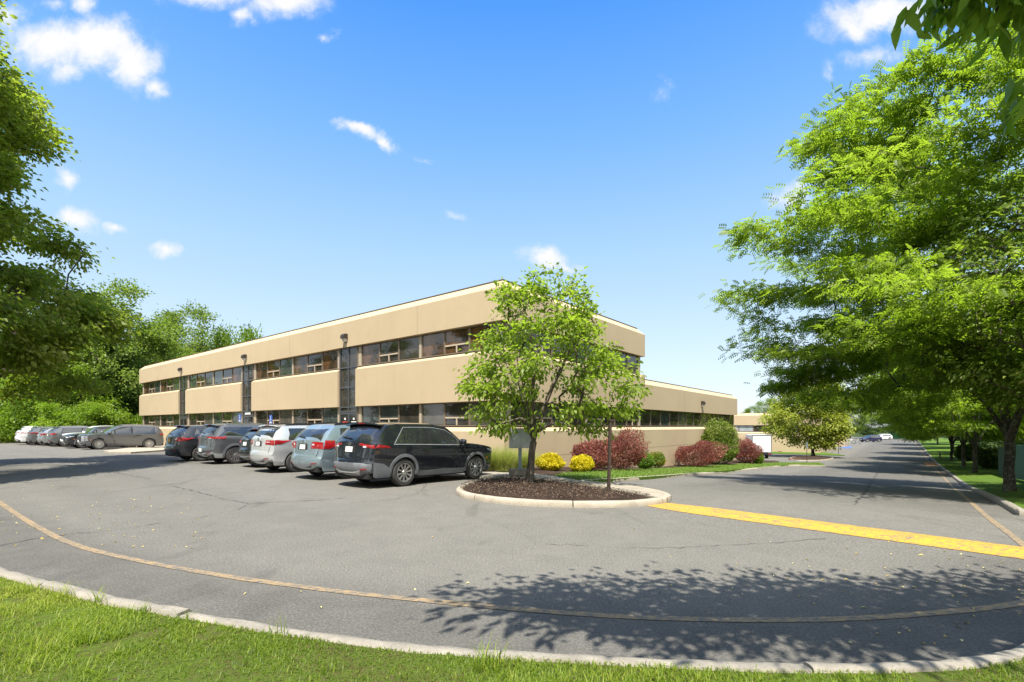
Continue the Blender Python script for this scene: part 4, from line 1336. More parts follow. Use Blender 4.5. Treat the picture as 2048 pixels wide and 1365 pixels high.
    def doorset(s, doors):
        xB, xC = doors
        zb = lambda x: float(s.zbelt(x)) - .045
        lo = .40
        Ra = s.r + .10
        # rear door with its arch cut, front door
        xe = s.xr + Ra * .72
        an = np.linspace(.15, .95, 6)
        arch = [(s.xr + (Ra + .03) * math.cos(a * math.pi / 2), s.r + (Ra + .03) * math.sin(a * math.pi / 2)) for a in an]
        rd = arch[::-1] + [(s.xr + Ra + .05, lo), (xC - .008, lo), (xC - .008, zb(xC)), (xB, zb(xB))]
        if arch[-1][0] > xC - .2: rd = [(xB, lo), (xC - .008, lo), (xC - .008, zb(xC)), (xB, zb(xB))]
        xa = s.xf - s.r - .16
        xa = max(xa, xC + .6)
        fd = [(xC + .008, lo), (xa - .04, lo), (xa + .02, .70), (s.xc - .12, zb(s.xc)), (xC + .008, zb(xC))]
        for sg in (1, -1):
            f = s.side(sg)
            for pl, hx in ((rd, xB + .16), (fd, xC + .16)):
                c = np.mean(np.array(pl), axis=0)
                big = [(c[0] + (p[0] - c[0]) * 1.014, c[1] + (p[1] - c[1]) * 1.022) for p in pl]
                d = s.patch(pl, f, .005, .09, 'door', s.paint)
                s.patch(big, f, .0018, .15, 'door_seal', MT['under'], d)
                z = zb(hx) - .10
                y = float(s.w(hx, z))
                hnd = MB().box((hx - .10, -.016, -.016), (hx + .10, .016, .016))
                hnd.build('handle', s.paint if True else MT['chrome'], d, bevel=.008, loc=(hx, sg * (y + .032), z))

    def cladding(s, clad):
        if not clad: return
        m = clad; Ra = s.r + .055
        for sg in (1, -1):
            f = s.side(sg)
            for k, xc in enumerate((s.xr, s.xf)):
                an = np.linspace(-.18, math.pi + .18, 25)
                ou = [(xc + (Ra + .075) * math.cos(a), s.r + (Ra + .075) * math.sin(a)) for a in an]
                inn = [(xc + (Ra - .012) * math.cos(a), s.r + (Ra - .012) * math.sin(a)) for a in an[::-1]]
                s.patch(ou + inn, f, .022, .3, 'arch_trim', m, back=.05)
            x0, x1 = s.xr + Ra + .09, s.xf - Ra - .09
            s.patch([(x0, .262), (x1, .262), (x1 + .01, .40), (x1 - .9, .42), (x0 - .01, .39)], f, .020, .2, 'sill_trim', m, back=.05)

    def railset(s, m):
        for sg in (1, -1):
            xa, xb = s.x0 + .75, s.xws - .35
            mb = MB(); n = 14; V = []
            for k in range(n):
                t = k / (n - 1); x = xa + (xb - xa) * t
                zr = float(np.interp(x, s.P[s.i0:s.i1, 0], s.P[s.i0:s.i1, 1]))
                y = sg * (float(s.w(x, zr - .05)) - .13)
                lift = .045 * min(1, 6 * min(t, 1 - t)) + .0
                for dy, dz in ((-.018, -.03), (.018, -.03), (.018, lift), (-.018, lift)):
                    V.append((x, y + dy, zr + dz))
            F = []
            for k in range(n - 1):
                for a in range(4): F.append((k * 4 + a, (k + 1) * 4 + a, (k + 1) * 4 + (a + 1) % 4, k * 4 + (a + 1) % 4))
            F += [(0, 1, 2, 3), tuple((n - 1) * 4 + a for a in (3, 2, 1, 0))]
            mb.add(V, F).build('roof_rail', m, s.root, smooth=50)

    def mirrors(s):
        for sg in (1, -1):
            x = s.xc - .20; z = s.zb + .09
            y = float(s.w(x, z))
            mb = MB()
            V = []; F = []
            nu, nv = 8, 12
            for i in range(nu + 1):
                ph = math.pi * i / nu
                for j in range(nv):
                    th = 2 * math.pi * j / nv
                    cx_, cy_, cz_ = math.sin(ph) * math.cos(th), math.cos(ph), math.sin(ph) * math.sin(th)
                    V.append((.085 * np.sign(cx_) * abs(cx_) ** .7, .125 * np.sign(cy_) * abs(cy_) ** .7, .085 * np.sign(cz_) * abs(cz_) ** .7))
            for i in range(nu):
                for j in range(nv):
                    k = (j + 1) % nv
                    F.append((i * nv + j, i * nv + k, (i + 1) * nv + k, (i + 1) * nv + j))
            mb.add(V, F)
            o = mb.build('mirror', s.paint, s.root, smooth=60, loc=(x, sg * (y + .165), z))
            MB().bar((x, sg * (y - .02), z - .05), (x, sg * (y + .08), z - .04), .05, .04).build('mirror_stalk', MT['black_trim'], s.root)

def park(t_rear, n_c, WB, out=False):
    """centre of a car whose wheels nearest the viewer stand at road coordinate t_rear; n_c its sideways place"""
    t = t_rear + WB / 2
    return tn(t, n_c), (ANG + math.pi if out else ANG)

PT = {k: car_paint('paint_' + k, *v) for k, v in dict(
    black=((.013, .0158, .022), .35, .18), iceblue=((.26, .33, .365), .6, .26), silver=((.62, .63, .62), .6, .32), jet=((.008, .008, .009), .2, .3),
    gunmetal=((.125, .135, .145), .55, .3), charcoal=((.045, .048, .055), .5, .3), graphite=((.115, .12, .125), .55, .26), ink=((.02, .021, .024), .4, .3),
    white=((.74, .74, .72), .0, .3), warmgrey=((.15, .155, .155), .65, .3), silver2=((.38, .40, .41), .75, .3), navy=((.020, .026, .085), .45, .3)).items()}

def row(name, label, key, tr, nc, out=False, **k):
    WB = k.get('WB', 2.85)
    k['zb'] = k.get('zb', .98) + .10; k['zt'] = k.get('zt', 1.1) + .10; k['zc'] = k.get('zc', 1.1) + .06; k['zh'] = k.get('zh', .98) + .05
    pos, rz = park(tr, nc, WB, out)
    return Car(name, label, pos, rz, PT[key], **k)

row('sport_utility_car', 'large black SUV with grey plastic cladding, nearest to the small leafy tree', 'black', 8.72, -11.72, L=5.12, W=1.99, H=1.78, WB=2.88, ro=1.20, r=.385, lean=.42, zt=1.14,
    zb=1.03, rise=.07, xws=.28, xc=.86, zc=1.16, zh=1.06, spokes=10, clad=MT['clad'], bumper=(MT['clad'], .70), tail='wedge', doors=(-.52, .50), chrome_line=True, antenna=True, dpil=(-1.78, -1.45), cat='SUV')
row('minivan', 'pale blue minivan with large red wrap-round tail lights', 'iceblue', 8.85, -14.62, L=5.08, W=1.97, H=1.76, WB=3.03, ro=1.08, r=.35, lean=.44, zt=1.12, zb=1.0, rise=.05,
    xws=.95, xc=1.62, zc=1.12, zh=.96, spokes=5, tail='wrap', doors=(-.25, .85), rails=MT['black_trim'], spoiler=False, bumper=(PT['iceblue'], .66), cat='minivan')
row('sport_utility_car', 'silver SUV with black rear spoiler, parked beside the pale blue minivan', 'silver', 9.0, -18.05, L=4.79, W=1.91, H=1.74, WB=2.79, ro=1.05, r=.37, lean=.36, zt=1.14, zb=1.02, rise=.07,
    xws=.45, zc=1.14, zh=1.04, spokes=5, tail='spear', doors=(-.35, .62), rails=MT['black_trim'], cat='SUV', bumper=(MT['silverclad'], .44))
row('compact_crossover', 'small black crossover almost hidden between two larger SUVs', 'jet', 9.5, -20.75, L=4.45, W=1.82, H=1.60, WB=2.65, ro=.85, r=.34, lean=.42, zt=1.06, zb=.97, rise=.08,
    xws=.5, zc=1.06, zh=.96, spokes=10, tail='small', doors=(-.35, .62), cat='crossover', bumper=(MT['black_trim'], .44))
row('sport_utility_car', 'boxy gunmetal SUV with silver roof rails and lettered tailgate', 'gunmetal', 9.35, -24.05, L=5.0, W=1.98, H=1.78, WB=2.90, ro=1.08, r=.39, lean=.30, zt=1.17, zb=1.05, rise=.05,
    xws=.45, zc=1.16, zh=1.08, spokes=12, tail='band', doors=(-.42, .60), rails=MT['rim'], clad=MT['clad'], letters='PATHFINDER', plate='low', cat='SUV', bumper=(MT['silverclad'], .50), dpil=(-2.12, -1.86), cpil=True)
row('minivan', 'dark charcoal minivan carrying an orange number plate', 'charcoal', 9.0, -27.0, L=5.16, W=1.99, H=1.74, WB=3.0, ro=1.10, r=.355, lean=.44, zt=1.10, zb=1.0, rise=.06,
    xws=.95, xc=1.62, zc=1.12, zh=.96, spokes=10, tail='spear', doors=(-.25, .85), plate='plate_o', cat='minivan')
row('sport_utility_car', 'metallic grey three-row SUV seen side-on, facing out of its space', 'graphite', 9.0, -45.70, True, L=5.06, W=1.98, H=1.80, WB=2.97, ro=1.12, r=.385, lean=.30, zt=1.14, zb=1.03, rise=.04,
    xws=.45, zc=1.15, zh=1.06, spokes=20, front='box', tail='small', doors=(-.42, .62), rails=MT['graphite_rail'] if 'graphite_rail' in MT else MT['rim'], cat='SUV')
row('crossover', 'shiny black crossover facing out beside the side-on grey SUV', 'ink', 8.7, -48.9, True, L=4.80, W=1.90, H=1.70, WB=2.80, ro=1.0, r=.37, lean=.40, zt=1.10, zb=1.0, rise=.06,
    xws=.6, zc=1.10, zh=1.0, spokes=10, tail='small', doors=(-.35, .62), clad=MT['clad'], cat='crossover')
row('sport_utility_car', 'white SUV facing out, mostly hidden behind the shiny black crossover', 'white', 9.0, -51.5, True, L=4.85, W=1.92, H=1.76, WB=2.85, ro=1.0, r=.37, lean=.36, zt=1.12, zb=1.02, rise=.06,
    xws=.6, zc=1.12, zh=1.04, spokes=10, tail='small', doors=(-.35, .62), cat='SUV')
row('estate_car', 'grey estate with dark rear window, tail towards the viewer in the far row', 'warmgrey', 8.5, -53.9, L=4.85, W=1.88, H=1.66, WB=2.8, ro=1.0, r=.35, lean=.45, zt=1.06, zb=.98, rise=.06,
    xws=.6, zc=1.06, zh=.96, spokes=10, tail='small', doors=(-.35, .62), rails=MT['rim'], cat='estate car')
row('hatchback_car', 'silver hatchback in the far row between two grey cars', 'silver2', 8.2, -56.5, L=4.5, W=1.84, H=1.56, WB=2.68, ro=.9, r=.34, lean=.42, zt=1.02, zb=.95, rise=.06,
    xws=.55, zc=1.02, zh=.94, spokes=10, tail='small', doors=(-.35, .62), cat='hatchback')
row('crossover', 'mid-grey crossover with a red tail light next to the white one at the row end', 'warmgrey', 7.9, -59.1, L=4.65, W=1.86, H=1.66, WB=2.7, ro=.95, r=.36, lean=.42, zt=1.08, zb=1.0, rise=.06,
    xws=.55, zc=1.06, zh=.98, spokes=5, tail='band', doors=(-.35, .62), clad=MT['clad'], cat='crossover')
row('sport_utility_car', 'white SUV at the far left end of the parked row', 'white', 7.6, -61.7, L=4.98, W=1.95, H=1.70, WB=2.85, ro=1.05, r=.38, lean=.50, zt=1.10, zb=1.0, rise=.07,
    xws=.6, zc=1.10, zh=1.0, spokes=5, tail='wedge', doors=(-.35, .62), cat='SUV')
q = ((1741 - CX) / FPX * 118, 118.0)
Car('sport_utility_car', 'navy blue SUV crossing at the far end of the road', (q[0], q[1]), R(182), PT['navy'], L=4.7, W=1.9, H=1.66, WB=2.8, ro=.98, r=.37, lean=.55, zt=1.08, zb=.98, rise=.07, xws=.5, zc=1.08, zh=.98, spokes=10, tail='small', doors=(-.35, .62), group=None, cat='SUV')
# ------------------------------------------------------------------ plants
def bark_mat(name, c0, c1, sc=9, lichen=None):
    m, nt, out = new_mat(name)
    P = objco(nt)
    p = N(nt, 'ShaderNodeBsdfPrincipled', i_Roughness=.9)
    p.inputs['Specular IOR Level'].default_value = .15
    f = noise(nt, sc, 6, .7, mapped(nt, P, (1, 1, .25)), .8)
    col = mixc(nt, ramp(nt, f, [(.35, 0), (.65, 1)]), c0, c1)
    if lichen:
        l = noise(nt, 7, 5, .7, P, .5)
        col = mixc(nt, ramp(nt, l, [(.50, 0), (.60, .8)]), col, lichen)
    nt.links.new(col, p.inputs['Base Color'])
    nt.links.new(bump(nt, f, .9, .04), p.inputs['Normal'])
    nt.links.new(p.outputs[0], out.inputs[0])
    return m
MT['bark'] = bark_mat('bark_grey', (.045, .036, .028), (.15, .125, .10))
MT['bark_dark'] = bark_mat('bark_dark', (.025, .02, .016), (.085, .068, .052))
MT['bark_lichen'] = bark_mat('bark_lichen', (.03, .025, .020), (.095, .08, .064), 9, (.15, .17, .13))
LM = dict(
    linden=leaf_mat('leaf_linden', (.065, .10, .014), (.175, .23, .028), (.36, .36, .08), .55),
    locust=leaf_mat('leaf_locust', (.075, .12, .013), (.17, .25, .024), (.31, .365, .06), .58),
    dogwood=leaf_mat('leaf_dogwood', (.085, .135, .016), (.19, .27, .028), (.33, .37, .07), .52, .45),
    cherry=leaf_mat('leaf_cherry', (.07, .13, .018), (.16, .23, .035), (.30, .27, .07), .40),
    dark=leaf_mat('leaf_dark', (.03, .06, .014), (.06, .11, .022), (.11, .165, .035), .35),
    mid=leaf_mat('leaf_mid', (.06, .10, .016), (.14, .205, .032), (.25, .29, .06), .45),
    bright=leaf_mat('leaf_bright', (.05, .10, .010), (.14, .225, .016), (.28, .34, .035), .42),
    yellowgreen=leaf_mat('leaf_yellowgreen', (.11, .14, .02), (.24, .28, .04), (.38, .37, .07), .48),
    red=leaf_mat('leaf_barberry', (.085, .032, .028), (.25, .080, .070), (.42, .20, .145), .28),
    gold=leaf_mat('leaf_gold', (.36, .28, .010), (.62, .50, .012), (.80, .70, .04), .35),
    box=leaf_mat('leaf_box', (.045, .095, .008), (.11, .21, .014), (.22, .32, .035), .30),
    boxo=leaf_mat('leaf_box_orange', (.045, .095, .008), (.12, .20, .014), (.60, .24, .03), .30),
    olive=leaf_mat('leaf_olive', (.06, .10, .012), (.16, .22, .03), (.34, .34, .10), .30),
    walnut=leaf_mat('leaf_walnut', (.085, .15, .025), (.16, .25, .035), (.24, .33, .06), .58, .4),
    reed=leaf_mat('leaf_reed', (.17, .20, .035), (.26, .30, .07), (.46, .38, .18), .3),
    grass=leaf_mat('leaf_grass', (.07, .12, .012), (.18, .25, .020), (.34, .36, .06), .48),
    lightgrass=leaf_mat('leaf_turf', (.075, .13, .016), (.14, .21, .026), (.24, .27, .06), .35),
    litter=leaf_mat('leaf_litter', (.25, .15, .04), (.55, .42, .10), (.60, .55, .25), .1))

def unit(v): return v / (np.linalg.norm(v, axis=-1, keepdims=True) + 1e-9)

class Wood:
    """skeleton that grows towards target points; pipe-model radii; frusta as one mesh"""
    def __init__(s, r): s.p = []; s.par = []; s.r = r; s.tips = []
    def chain(s, pts, parent=-1):
        for q in pts:
            s.p.append(np.array(q, float)); s.par.append(parent); parent = len(s.p) - 1
        return parent
    def grow(s, T, step=.45, up=.35, wig=.10, back=.6):
        T = np.asarray(T)
        base = np.mean(np.array(s.p[-1:]), axis=0)
        base = np.array(s.p[min(len(s.p) - 1, s.skip + 1)])
        order = np.argsort(np.linalg.norm(T - base, axis=1) + s.r.random(len(T)) * .5)
        for k in order:
            t = T[k]
            P = np.array(s.p)
            d = t - P; L = np.linalg.norm(d, axis=1)
            # prefer joints lower and further in than the target
            cost = L + up * np.clip(P[:, 2] - t[2] + .3 * L, 0, None) * 2
            cost[:s.skip] = 1e9
            j = int(np.argmin(cost)); L0 = L[j]
            if L0 < .12: s.tips.append((j, t)); continue
            pj = s.p[j]
            pd = pj - s.p[s.par[j]] if s.par[j] >= 0 else np.array([0, 0, 1.0])
            pd = pd / (np.linalg.norm(pd) + 1e-9)
            n = max(2, int(math.ceil(L0 / step)))
            c = pj + pd * L0 * .42 + np.array([0, 0, .10 * L0])
            par = j
            for i in range(1, n + 1):
                u = i / n
                q = (1 - u) ** 2 * pj + 2 * u * (1 - u) * c + u * u * t
                if i < n: q = q + s.r.normal(0, wig * step, 3)
                s.p.append(q); s.par.append(par); par = len(s.p) - 1
            s.tips.append((par, t))
        return s
    def radii(s, r_tip, r_base, e=2.3):
        n = len(s.p); a = np.zeros(n)
        ch = np.zeros(n, int)
        for i in range(n):
            if s.par[i] >= 0: ch[s.par[i]] += 1
        acc = np.where(ch == 0, 1.0, 0.0)
        for i in range(n - 1, -1, -1):
            if s.par[i] >= 0: acc[s.par[i]] += acc[i]
        rr = acc ** (1 / e)
        rr = r_tip + (rr - 1) / max(rr.max() - 1, 1e-6) * (r_base - r_tip)
        s.rad = np.minimum(rr, r_base); return s.rad
    def mesh(s, name, mat, flare=1.0, rmin=0.0):
        P = np.array(s.p); par = np.array(s.par)
        idx = np.where((par >= 0) & (s.rad >= rmin))[0]
        V, F = [], []
        off = 0
        for sides, sel in ((10, idx[s.rad[idx] > .07]), (6, idx[(s.rad[idx] <= .07) & (s.rad[idx] > .02)]), (4, idx[s.rad[idx] <= .02])):
            if not len(sel): continue
            a = P[par[sel]]; b = P[sel]; ra = np.minimum(s.rad[par[sel]], s.rad[sel] * 1.35); rb = s.rad[sel]
            tr = par[sel] < s.skip + 1
            ra = np.where(tr, s.rad[par[sel]], ra)
            d = unit(b - a)
            b = b + d * (rb * .25)[:, None]
            ref = np.where(np.abs(d[:, 2:3]) > .9, np.array([[1.0, 0, 0]]), np.array([[0, 0, 1.0]]))
            x = unit(np.cross(d, ref)); y = np.cross(x, d)
            an = np.arange(sides) * 2 * math.pi / sides
            cs, sn = np.cos(an), np.sin(an)
            ringa = a[:, None] + ra[:, None, None] * (cs[None, :, None] * x[:, None] + sn[None, :, None] * y[:, None])
            ringb = b[:, None] + rb[:, None, None] * (cs[None, :, None] * x[:, None] + sn[None, :, None] * y[:, None])
            v = np.concatenate([ringa, ringb], 1).reshape(-1, 3)
            m = len(sel); o = off + np.arange(m)[:, None] * 2 * sides
            i = np.arange(sides); k = (i + 1) % sides
            f = np.stack([o + i, o + k, o + sides + k, o + sides + i], -1).reshape(-1, 4)
            V.append(v); F.append(f); off += len(v)
        return np_mesh(name, np.vstack(V), np.vstack(F), mat, smooth=True)

def leaf_mesh(name, P, D, Nn, L, W, tint, mat, fold=.18):
    """one folded kite (two quads sharing the midrib would double the count: one bent quad is enough)"""
    D = unit(D); S = unit(np.cross(D, Nn)); Nn = np.cross(S, D)
    L = np.broadcast_to(np.asarray(L, float), (len(P),))[:, None]; W = np.broadcast_to(np.asarray(W, float), (len(P),))[:, None]
    v0 = P; v2 = P + D * L - Nn * L * .12
    mid = P + D * L * .42 + Nn * L * .06
    v1 = mid + S * W * .5 + Nn * W * fold; v3 = mid - S * W * .5 + Nn * W * fold
    V = np.stack([v0, v1, v2, v3], 1).reshape(-1, 3)
    F = np.arange(len(P) * 4).reshape(-1, 4)
    return np_mesh(name, V, F, mat, tint=tint)

def crown_points(r, n, prof, rx, ry, z0, z1, inner=.35, lumps=7, lump=.22, flat=0):
    """points inside a crown: prof = radius fraction at equal height steps; uneven outline from lumps"""
    ld = unit(r.normal(size=(lumps, 3))); la = r.uniform(-lump, lump, lumps)
    out = []
    zf = np.linspace(0, 1, len(prof))
    while len(out) < n:
        m = n * 3
        h = r.random(m); an = r.random(m) * 2 * math.pi
        R_ = np.interp(h, zf, prof)
        keep = r.random(m) < (R_ / max(prof))
        h, an, R_ = h[keep], an[keep], R_[keep]
        rad = inner + (1 - inner) * r.random(len(h)) ** .55
        d = np.c_[np.cos(an), np.sin(an), (h - .5) * 1.6]; d = unit(d)
        k = 1 + (np.maximum(0, d @ ld.T) ** 4 @ la)
        if flat: h = (np.round(h * flat) + r.normal(0, .16, len(h))) / flat
        x = np.cos(an) * rad * R_ * k * rx; y = np.sin(an) * rad * R_ * k * ry
        z = z0 + (z1 - z0) * h
        out += list(np.c_[x, y, z])
    return np.array(out[:n])

def clusters(r, centers, k, sig, flat=.5):
    i = np.repeat(np.arange(len(centers)), k)
    return centers[i] + r.normal(size=(len(i), 3)) * sig * np.array([1, 1, flat])

def boughs(r, n, R0, z0, z1, prof, per=14, wide=.85, thick=.15, sag=.10, rise=.34):
    """layered boughs: each a flat fan of points running out from the trunk and drooping at its end"""
    out = []
    zf = np.linspace(0, 1, len(prof))
    for i in range(n):
        h = (i + r.random()) / n
        az = i * 2.399 + r.normal(0, .25)
        Rr = R0 * float(np.interp(h, zf, prof)) * r.uniform(.80, 1.10)
        ze = z0 + (z1 - z0) * h
        u = r.uniform(.30, 1.0, per) ** .75
        lat = r.normal(0, 1, per) * wide * (.35 + .65 * u)
        rad = u * Rr
        z = ze - rise * Rr * (1 - u) * (1.0 if h > .25 else .3) - sag * Rr * u ** 3 + r.normal(0, thick, per)
        x = rad * math.cos(az) - lat * math.sin(az); y = rad * math.sin(az) + lat * math.cos(az)
        out.append(np.c_[x, y, np.maximum(z, 1.3)])
    return np.vstack(out)

def scatter_leaves(r, tips, wood, per, spread, L, W, mat, name, droop=.25, upn=.6, along=.5, jitter=.25, frond=0, clump_tint=.35, flat=.6):
    """leaves round every twig end; frond>0: that many leaflet pairs along little stalks"""
    J = np.array([wood.par[j] if wood.par[j] >= 0 else j for j, _ in tips])
    E = np.array([t for _, t in tips]); A = np.array(wood.p)[J]
    n = len(E)
    cen = E.mean(0)
    outd = unit(E - cen * np.array([1, 1, .8]))
    k = np.repeat(np.arange(n), per)
    u = r.random(len(k))
    g = r.normal(size=(len(k), 3)) * spread * np.array([1, 1, flat])
    P = E[k] * (1 - along * u[:, None]) + A[k] * (along * u[:, None]) + g
    D = unit(outd[k] * .6 + unit(g) * .7 + r.normal(size=(len(k), 3)) * .45); D[:, 2] -= droop
    D = unit(D)
    Nn = r.normal(size=(len(k), 3)) * .55; Nn[:, 2] += upn + .2
    ct = np.clip(r.normal(.5, clump_tint * .5, n), 0, 1)
    tint = np.clip(ct[k] * .55 + r.random(len(k)) * .55 - .05, 0, 1)
    if frond:
        S = unit(np.cross(D, Nn)); PP, DD, NN, TT, LL = [], [], [], [], []
        st = L * frond * .62
        for q in range(frond):
            for sg in (-1, 1):
                w_ = (q + .6) / frond
                base = P + D * (w_ * st)[..., None] if np.ndim(st) else P + D * (w_ * st)
                base = base - np.array([0, 0, 1.0]) * (w_ ** 2 * st * .18)
                PP.append(base); DD.append(unit(D * .45 + S * sg)); NN.append(Nn); TT.append(tint); LL.append(np.full(len(P), L * (1 - .3 * abs(w_ - .5))))
        P, D, Nn, tint = np.vstack(PP), np.vstack(DD), np.vstack(NN), np.concatenate(TT)
        Lv = np.concatenate(LL)
        return leaf_mesh(name, P, D, Nn, Lv, Lv * (W / L), np.clip(tint + r.normal(0, .08, len(P)), 0, 1), mat)
    s = 1 + r.normal(0, jitter, len(k)).clip(-.5, .6)
    return leaf_mesh(name, P, D, Nn, L * s, W * s, tint, mat)

def make_tree(seed, trunk, T, leaf, bark, r_base, per, spread, L, W, step=.45, up=.35, wig=.12, rmin=0.0, r_tip=.006, skip=None, stems=(), **kw):
    """returns (wood mesh, leaf mesh), both in the tree's own coordinates"""
    r = np.random.default_rng(seed)
    w = Wood(r); w.skip = 0
    w.chain(trunk)
    w.skip = skip if skip is not None else max(0, len(trunk) // 2)
    for k0, pts in stems:
        w.chain(pts, k0)
    w.grow(T, step, up, wig)
    w.radii(r_tip, r_base)
    # root flare
    tr = np.arange(len(trunk)); zz = np.array(trunk)[:, 2]
    w.rad[:len(trunk)] = np.maximum(w.rad[:len(trunk)], r_base * .55) * (1 + .55 * np.exp(-np.clip(zz, 0, None) / .22))
    wm = w.mesh('trunk', bark, rmin=rmin)
    lm = scatter_leaves(r, w.tips, w, per, spread, L, W, leaf, 'crown', **kw)
    return wm, lm

def place_tree(name, label, meshes, x, y, rz=0, sc=1.0, group=None, off=.08, cat='tree', z=None, szz=None):
    r_ = empty(name, (x, y, (float(G(x, y)) + off) if z is None else z), rz)
    r_.scale = (sc, sc, szz or sc)
    tag(r_, label, cat, group)
    link('trunk', meshes[0], r_); link('crown', meshes[1], r_)
    return r_

def trunk_line(h, n=6, lean=(0, 0), wob=.05, r=None):
    r = r or rng
    z = np.linspace(0, h, n)
    return [(lean[0] * (q / h) + r.normal(0, wob) * (i > 0), lean[1] * (q / h) + r.normal(0, wob) * (i > 0), q) for i, q in enumerate(z)]

# --- the small tree on the island
tx, ty, tz = at(1060, 963, .16)
r_ = np.random.default_rng(31)
T = crown_points(r_, 185, [.74, 1.0, 1.0, .93, .87, .80, .71, .58, .42, .2], 2.3, 2.2, 1.5, 5.75, .25, 9, .12, flat=8)
T = clusters(r_, T, 3, .19, .35)
T[:, 0] += .45 * np.exp(-((T[:, 2] - 2.4) / 1.3) ** 2) * (T[:, 0] > 0) + .38
def stem_fan(r, k0, origin, n, out, top, spread=1.0, curve=.55):
    L = []
    for i in range(n):
        a = 2 * math.pi * (i + r.uniform(-.25, .25)) / n
        rr = out * r.uniform(.65, 1.1); hh = top * r.uniform(.75, 1.05)
        pts = []
        for u in (.2, .4, .6, .8, 1.0):
            q = u ** (1 / (1 + curve)) if curve > 0 else u
            pts.append((origin[0] + math.cos(a) * rr * u ** (1 + curve * .3) + r.normal(0, .03), origin[1] + math.sin(a) * rr * u ** (1 + curve * .3) + r.normal(0, .03), origin[2] + (hh - origin[2]) * u))
        L.append((k0, pts))
    return L
wm, lm = make_tree(32, [(0, 0, -.1), (.01, 0, .25), (.03, 0, .55), (.05, .01, .85), (.10, .02, 1.10)], T, LM['dogwood'], MT['bark'], .095, 19, .125, .130, .074, stems=stem_fan(r_, 4, (.10, .02, 1.10), 7, 1.25, 4.3), step=.33, wig=.16, r_tip=.005, skip=3, droop=.55, up=.55, along=.45, flat=.7)
place_tree('dogwood_tree', 'small leafy tree growing from the mulched kerb island', (wm, lm), tx, ty, 0.0, 1.0, z=tz - .02)

# --- big tree at the left edge
r_ = np.random.default_rng(41)
T = crown_points(r_, 210, [.84, 1.10, 1.08, .95, .88, .88, .92, .88, .74, .46], 6.5, 7.6, 2.8, 17.0, .55, 16, .30)
T = clusters(r_, T, 6, .52, .55)
wm, lm = make_tree(42, trunk_line(4.0, 7, (.3, .1), .06, r_), T, LM['linden'], MT['bark_dark'], .36, 135, .30, .16, .105, step=.8, rmin=.008, droop=.45, flat=.55, clump_tint=.5)
place_tree('linden_tree', 'large dark-leaved tree filling the left edge of the view', (wm, lm), -20.1, 14.2, .3)

# --- locusts along the right verge: two shapes, several trees
def locust(seed, n=640, per=20, R0=8.4, z0=1.9, z1=13.2, inner=.3, L=.085, spread=.30, fr=4, pb=14):
    r_ = np.random.default_rng(seed)
    T = boughs(r_, n, R0, z0, z1, [.58, .82, .98, 1.0, .96, .90, .84, .76, .58], per=pb)
    return make_tree(seed + 1, [(0, 0, -.15), (0, 0, .3), (.02, 0, .8), (-.02, .02, 1.3), (.0, .0, 1.8), (.05, .03, 2.6), (.02, .06, 3.6), (0, 0, 4.8)], T, LM['locust'], MT['bark_lichen'], .135, per, spread, L, L * .50,
                     step=.6, wig=.14, up=.15, rmin=.0065, skip=3, stems=stem_fan(r_, 4, (0, 0, 1.8), 5, R0 * .42, z1 * .66), droop=.15, flat=.24, frond=fr, along=.8, clump_tint=.5)
loc_a = locust(51, 82, 52, 8.9, 3.5, 14.2, L=.12, fr=4, spread=.36, pb=14)
loc_b = locust(61, 46, 44, 7.4, 3.3, 12.0, L=.17, spread=.48, fr=3, pb=11)
gl = 'honey locusts lining the right verge'
x, y, z = at(2019, 984, .15)
place_tree('honey_locust', 'nearest honey locust on the right verge, forked trunk and boughs over the road', loc_a, x, y, 2.1, 1.0, gl, z=z - .02)
bp = [(1950, 947, 'second honey locust on the right verge, with a broad lichen-spotted trunk', .95), (1927, 934, 'third honey locust, its dark trunk just beyond the broad lichen-spotted one', .95),
      (1903, 921, 'fourth honey locust, pale slender trunk behind the dark one', .9)]
for k, (px, py, lab, sc) in enumerate(bp):
    x, y, z = at(px, py, .15)
    place_tree('honey_locust', lab, loc_b, x, y, 1.3 * k + .4, sc, gl, z=z - .02)
for k, (t, n, lab) in enumerate([(70, 5.5, 'fifth honey locust, its crown seen under the boughs of the nearer ones'), (88, 5.0, 'sixth honey locust where the road begins to narrow'), (108, 6, 'next to last honey locust before the far end of the road'), (128, 5, 'farthest honey locust at the end of the road')]):
    x, y = tn(t, n); place_tree('honey_locust', lab, loc_b, x, y, 2.2 * k, .95, gl)

# --- cherry at the right edge, close
r_ = np.random.default_rng(71)
T = crown_points(r_, 420, [.6, .9, 1, .98, .9, .75, .5], 3.6, 3.6, 2.4, 8.6, .35, 8, .25)
wm, lm = make_tree(72, trunk_line(2.6, 6, (-.2, .1), .04, r_), T, LM['cherry'], MT['bark'], .17, 46, .24, .13, .062, step=.4, rmin=.004, droop=.4, flat=.6)
place_tree('cherry_tree', 'yellowish-leaved cherry whose twigs enter from the right edge', (wm, lm), 14.9, 11.3, 0, 1.0)

# --- tree overhead, only its hanging tips in view
r_ = np.random.default_rng(81)
T = crown_points(r_, 500, [.8, 1, 1, .9, .7, .4], 4.2, .85, 4.3, 6.6, .0, 8, .3)
TW = np.array([6.4, -1.2, 0])
W_ = T + np.array([3.0, 4.45, 0])
W_[:, 1] -= .51 * W_[:, 2]
def shown(P, mg=.35):
    zt = EYE + .867 * (P[:, 1] + mg) ; lft = P[:, 0] > -1.04 * (P[:, 1] + mg)
    return (P[:, 1] > -.3) & (P[:, 2] < zt + mg) & (np.abs(P[:, 0]) < 1.04 * P[:, 1] + 1.2)
W_ = W_[~shown(W_)]
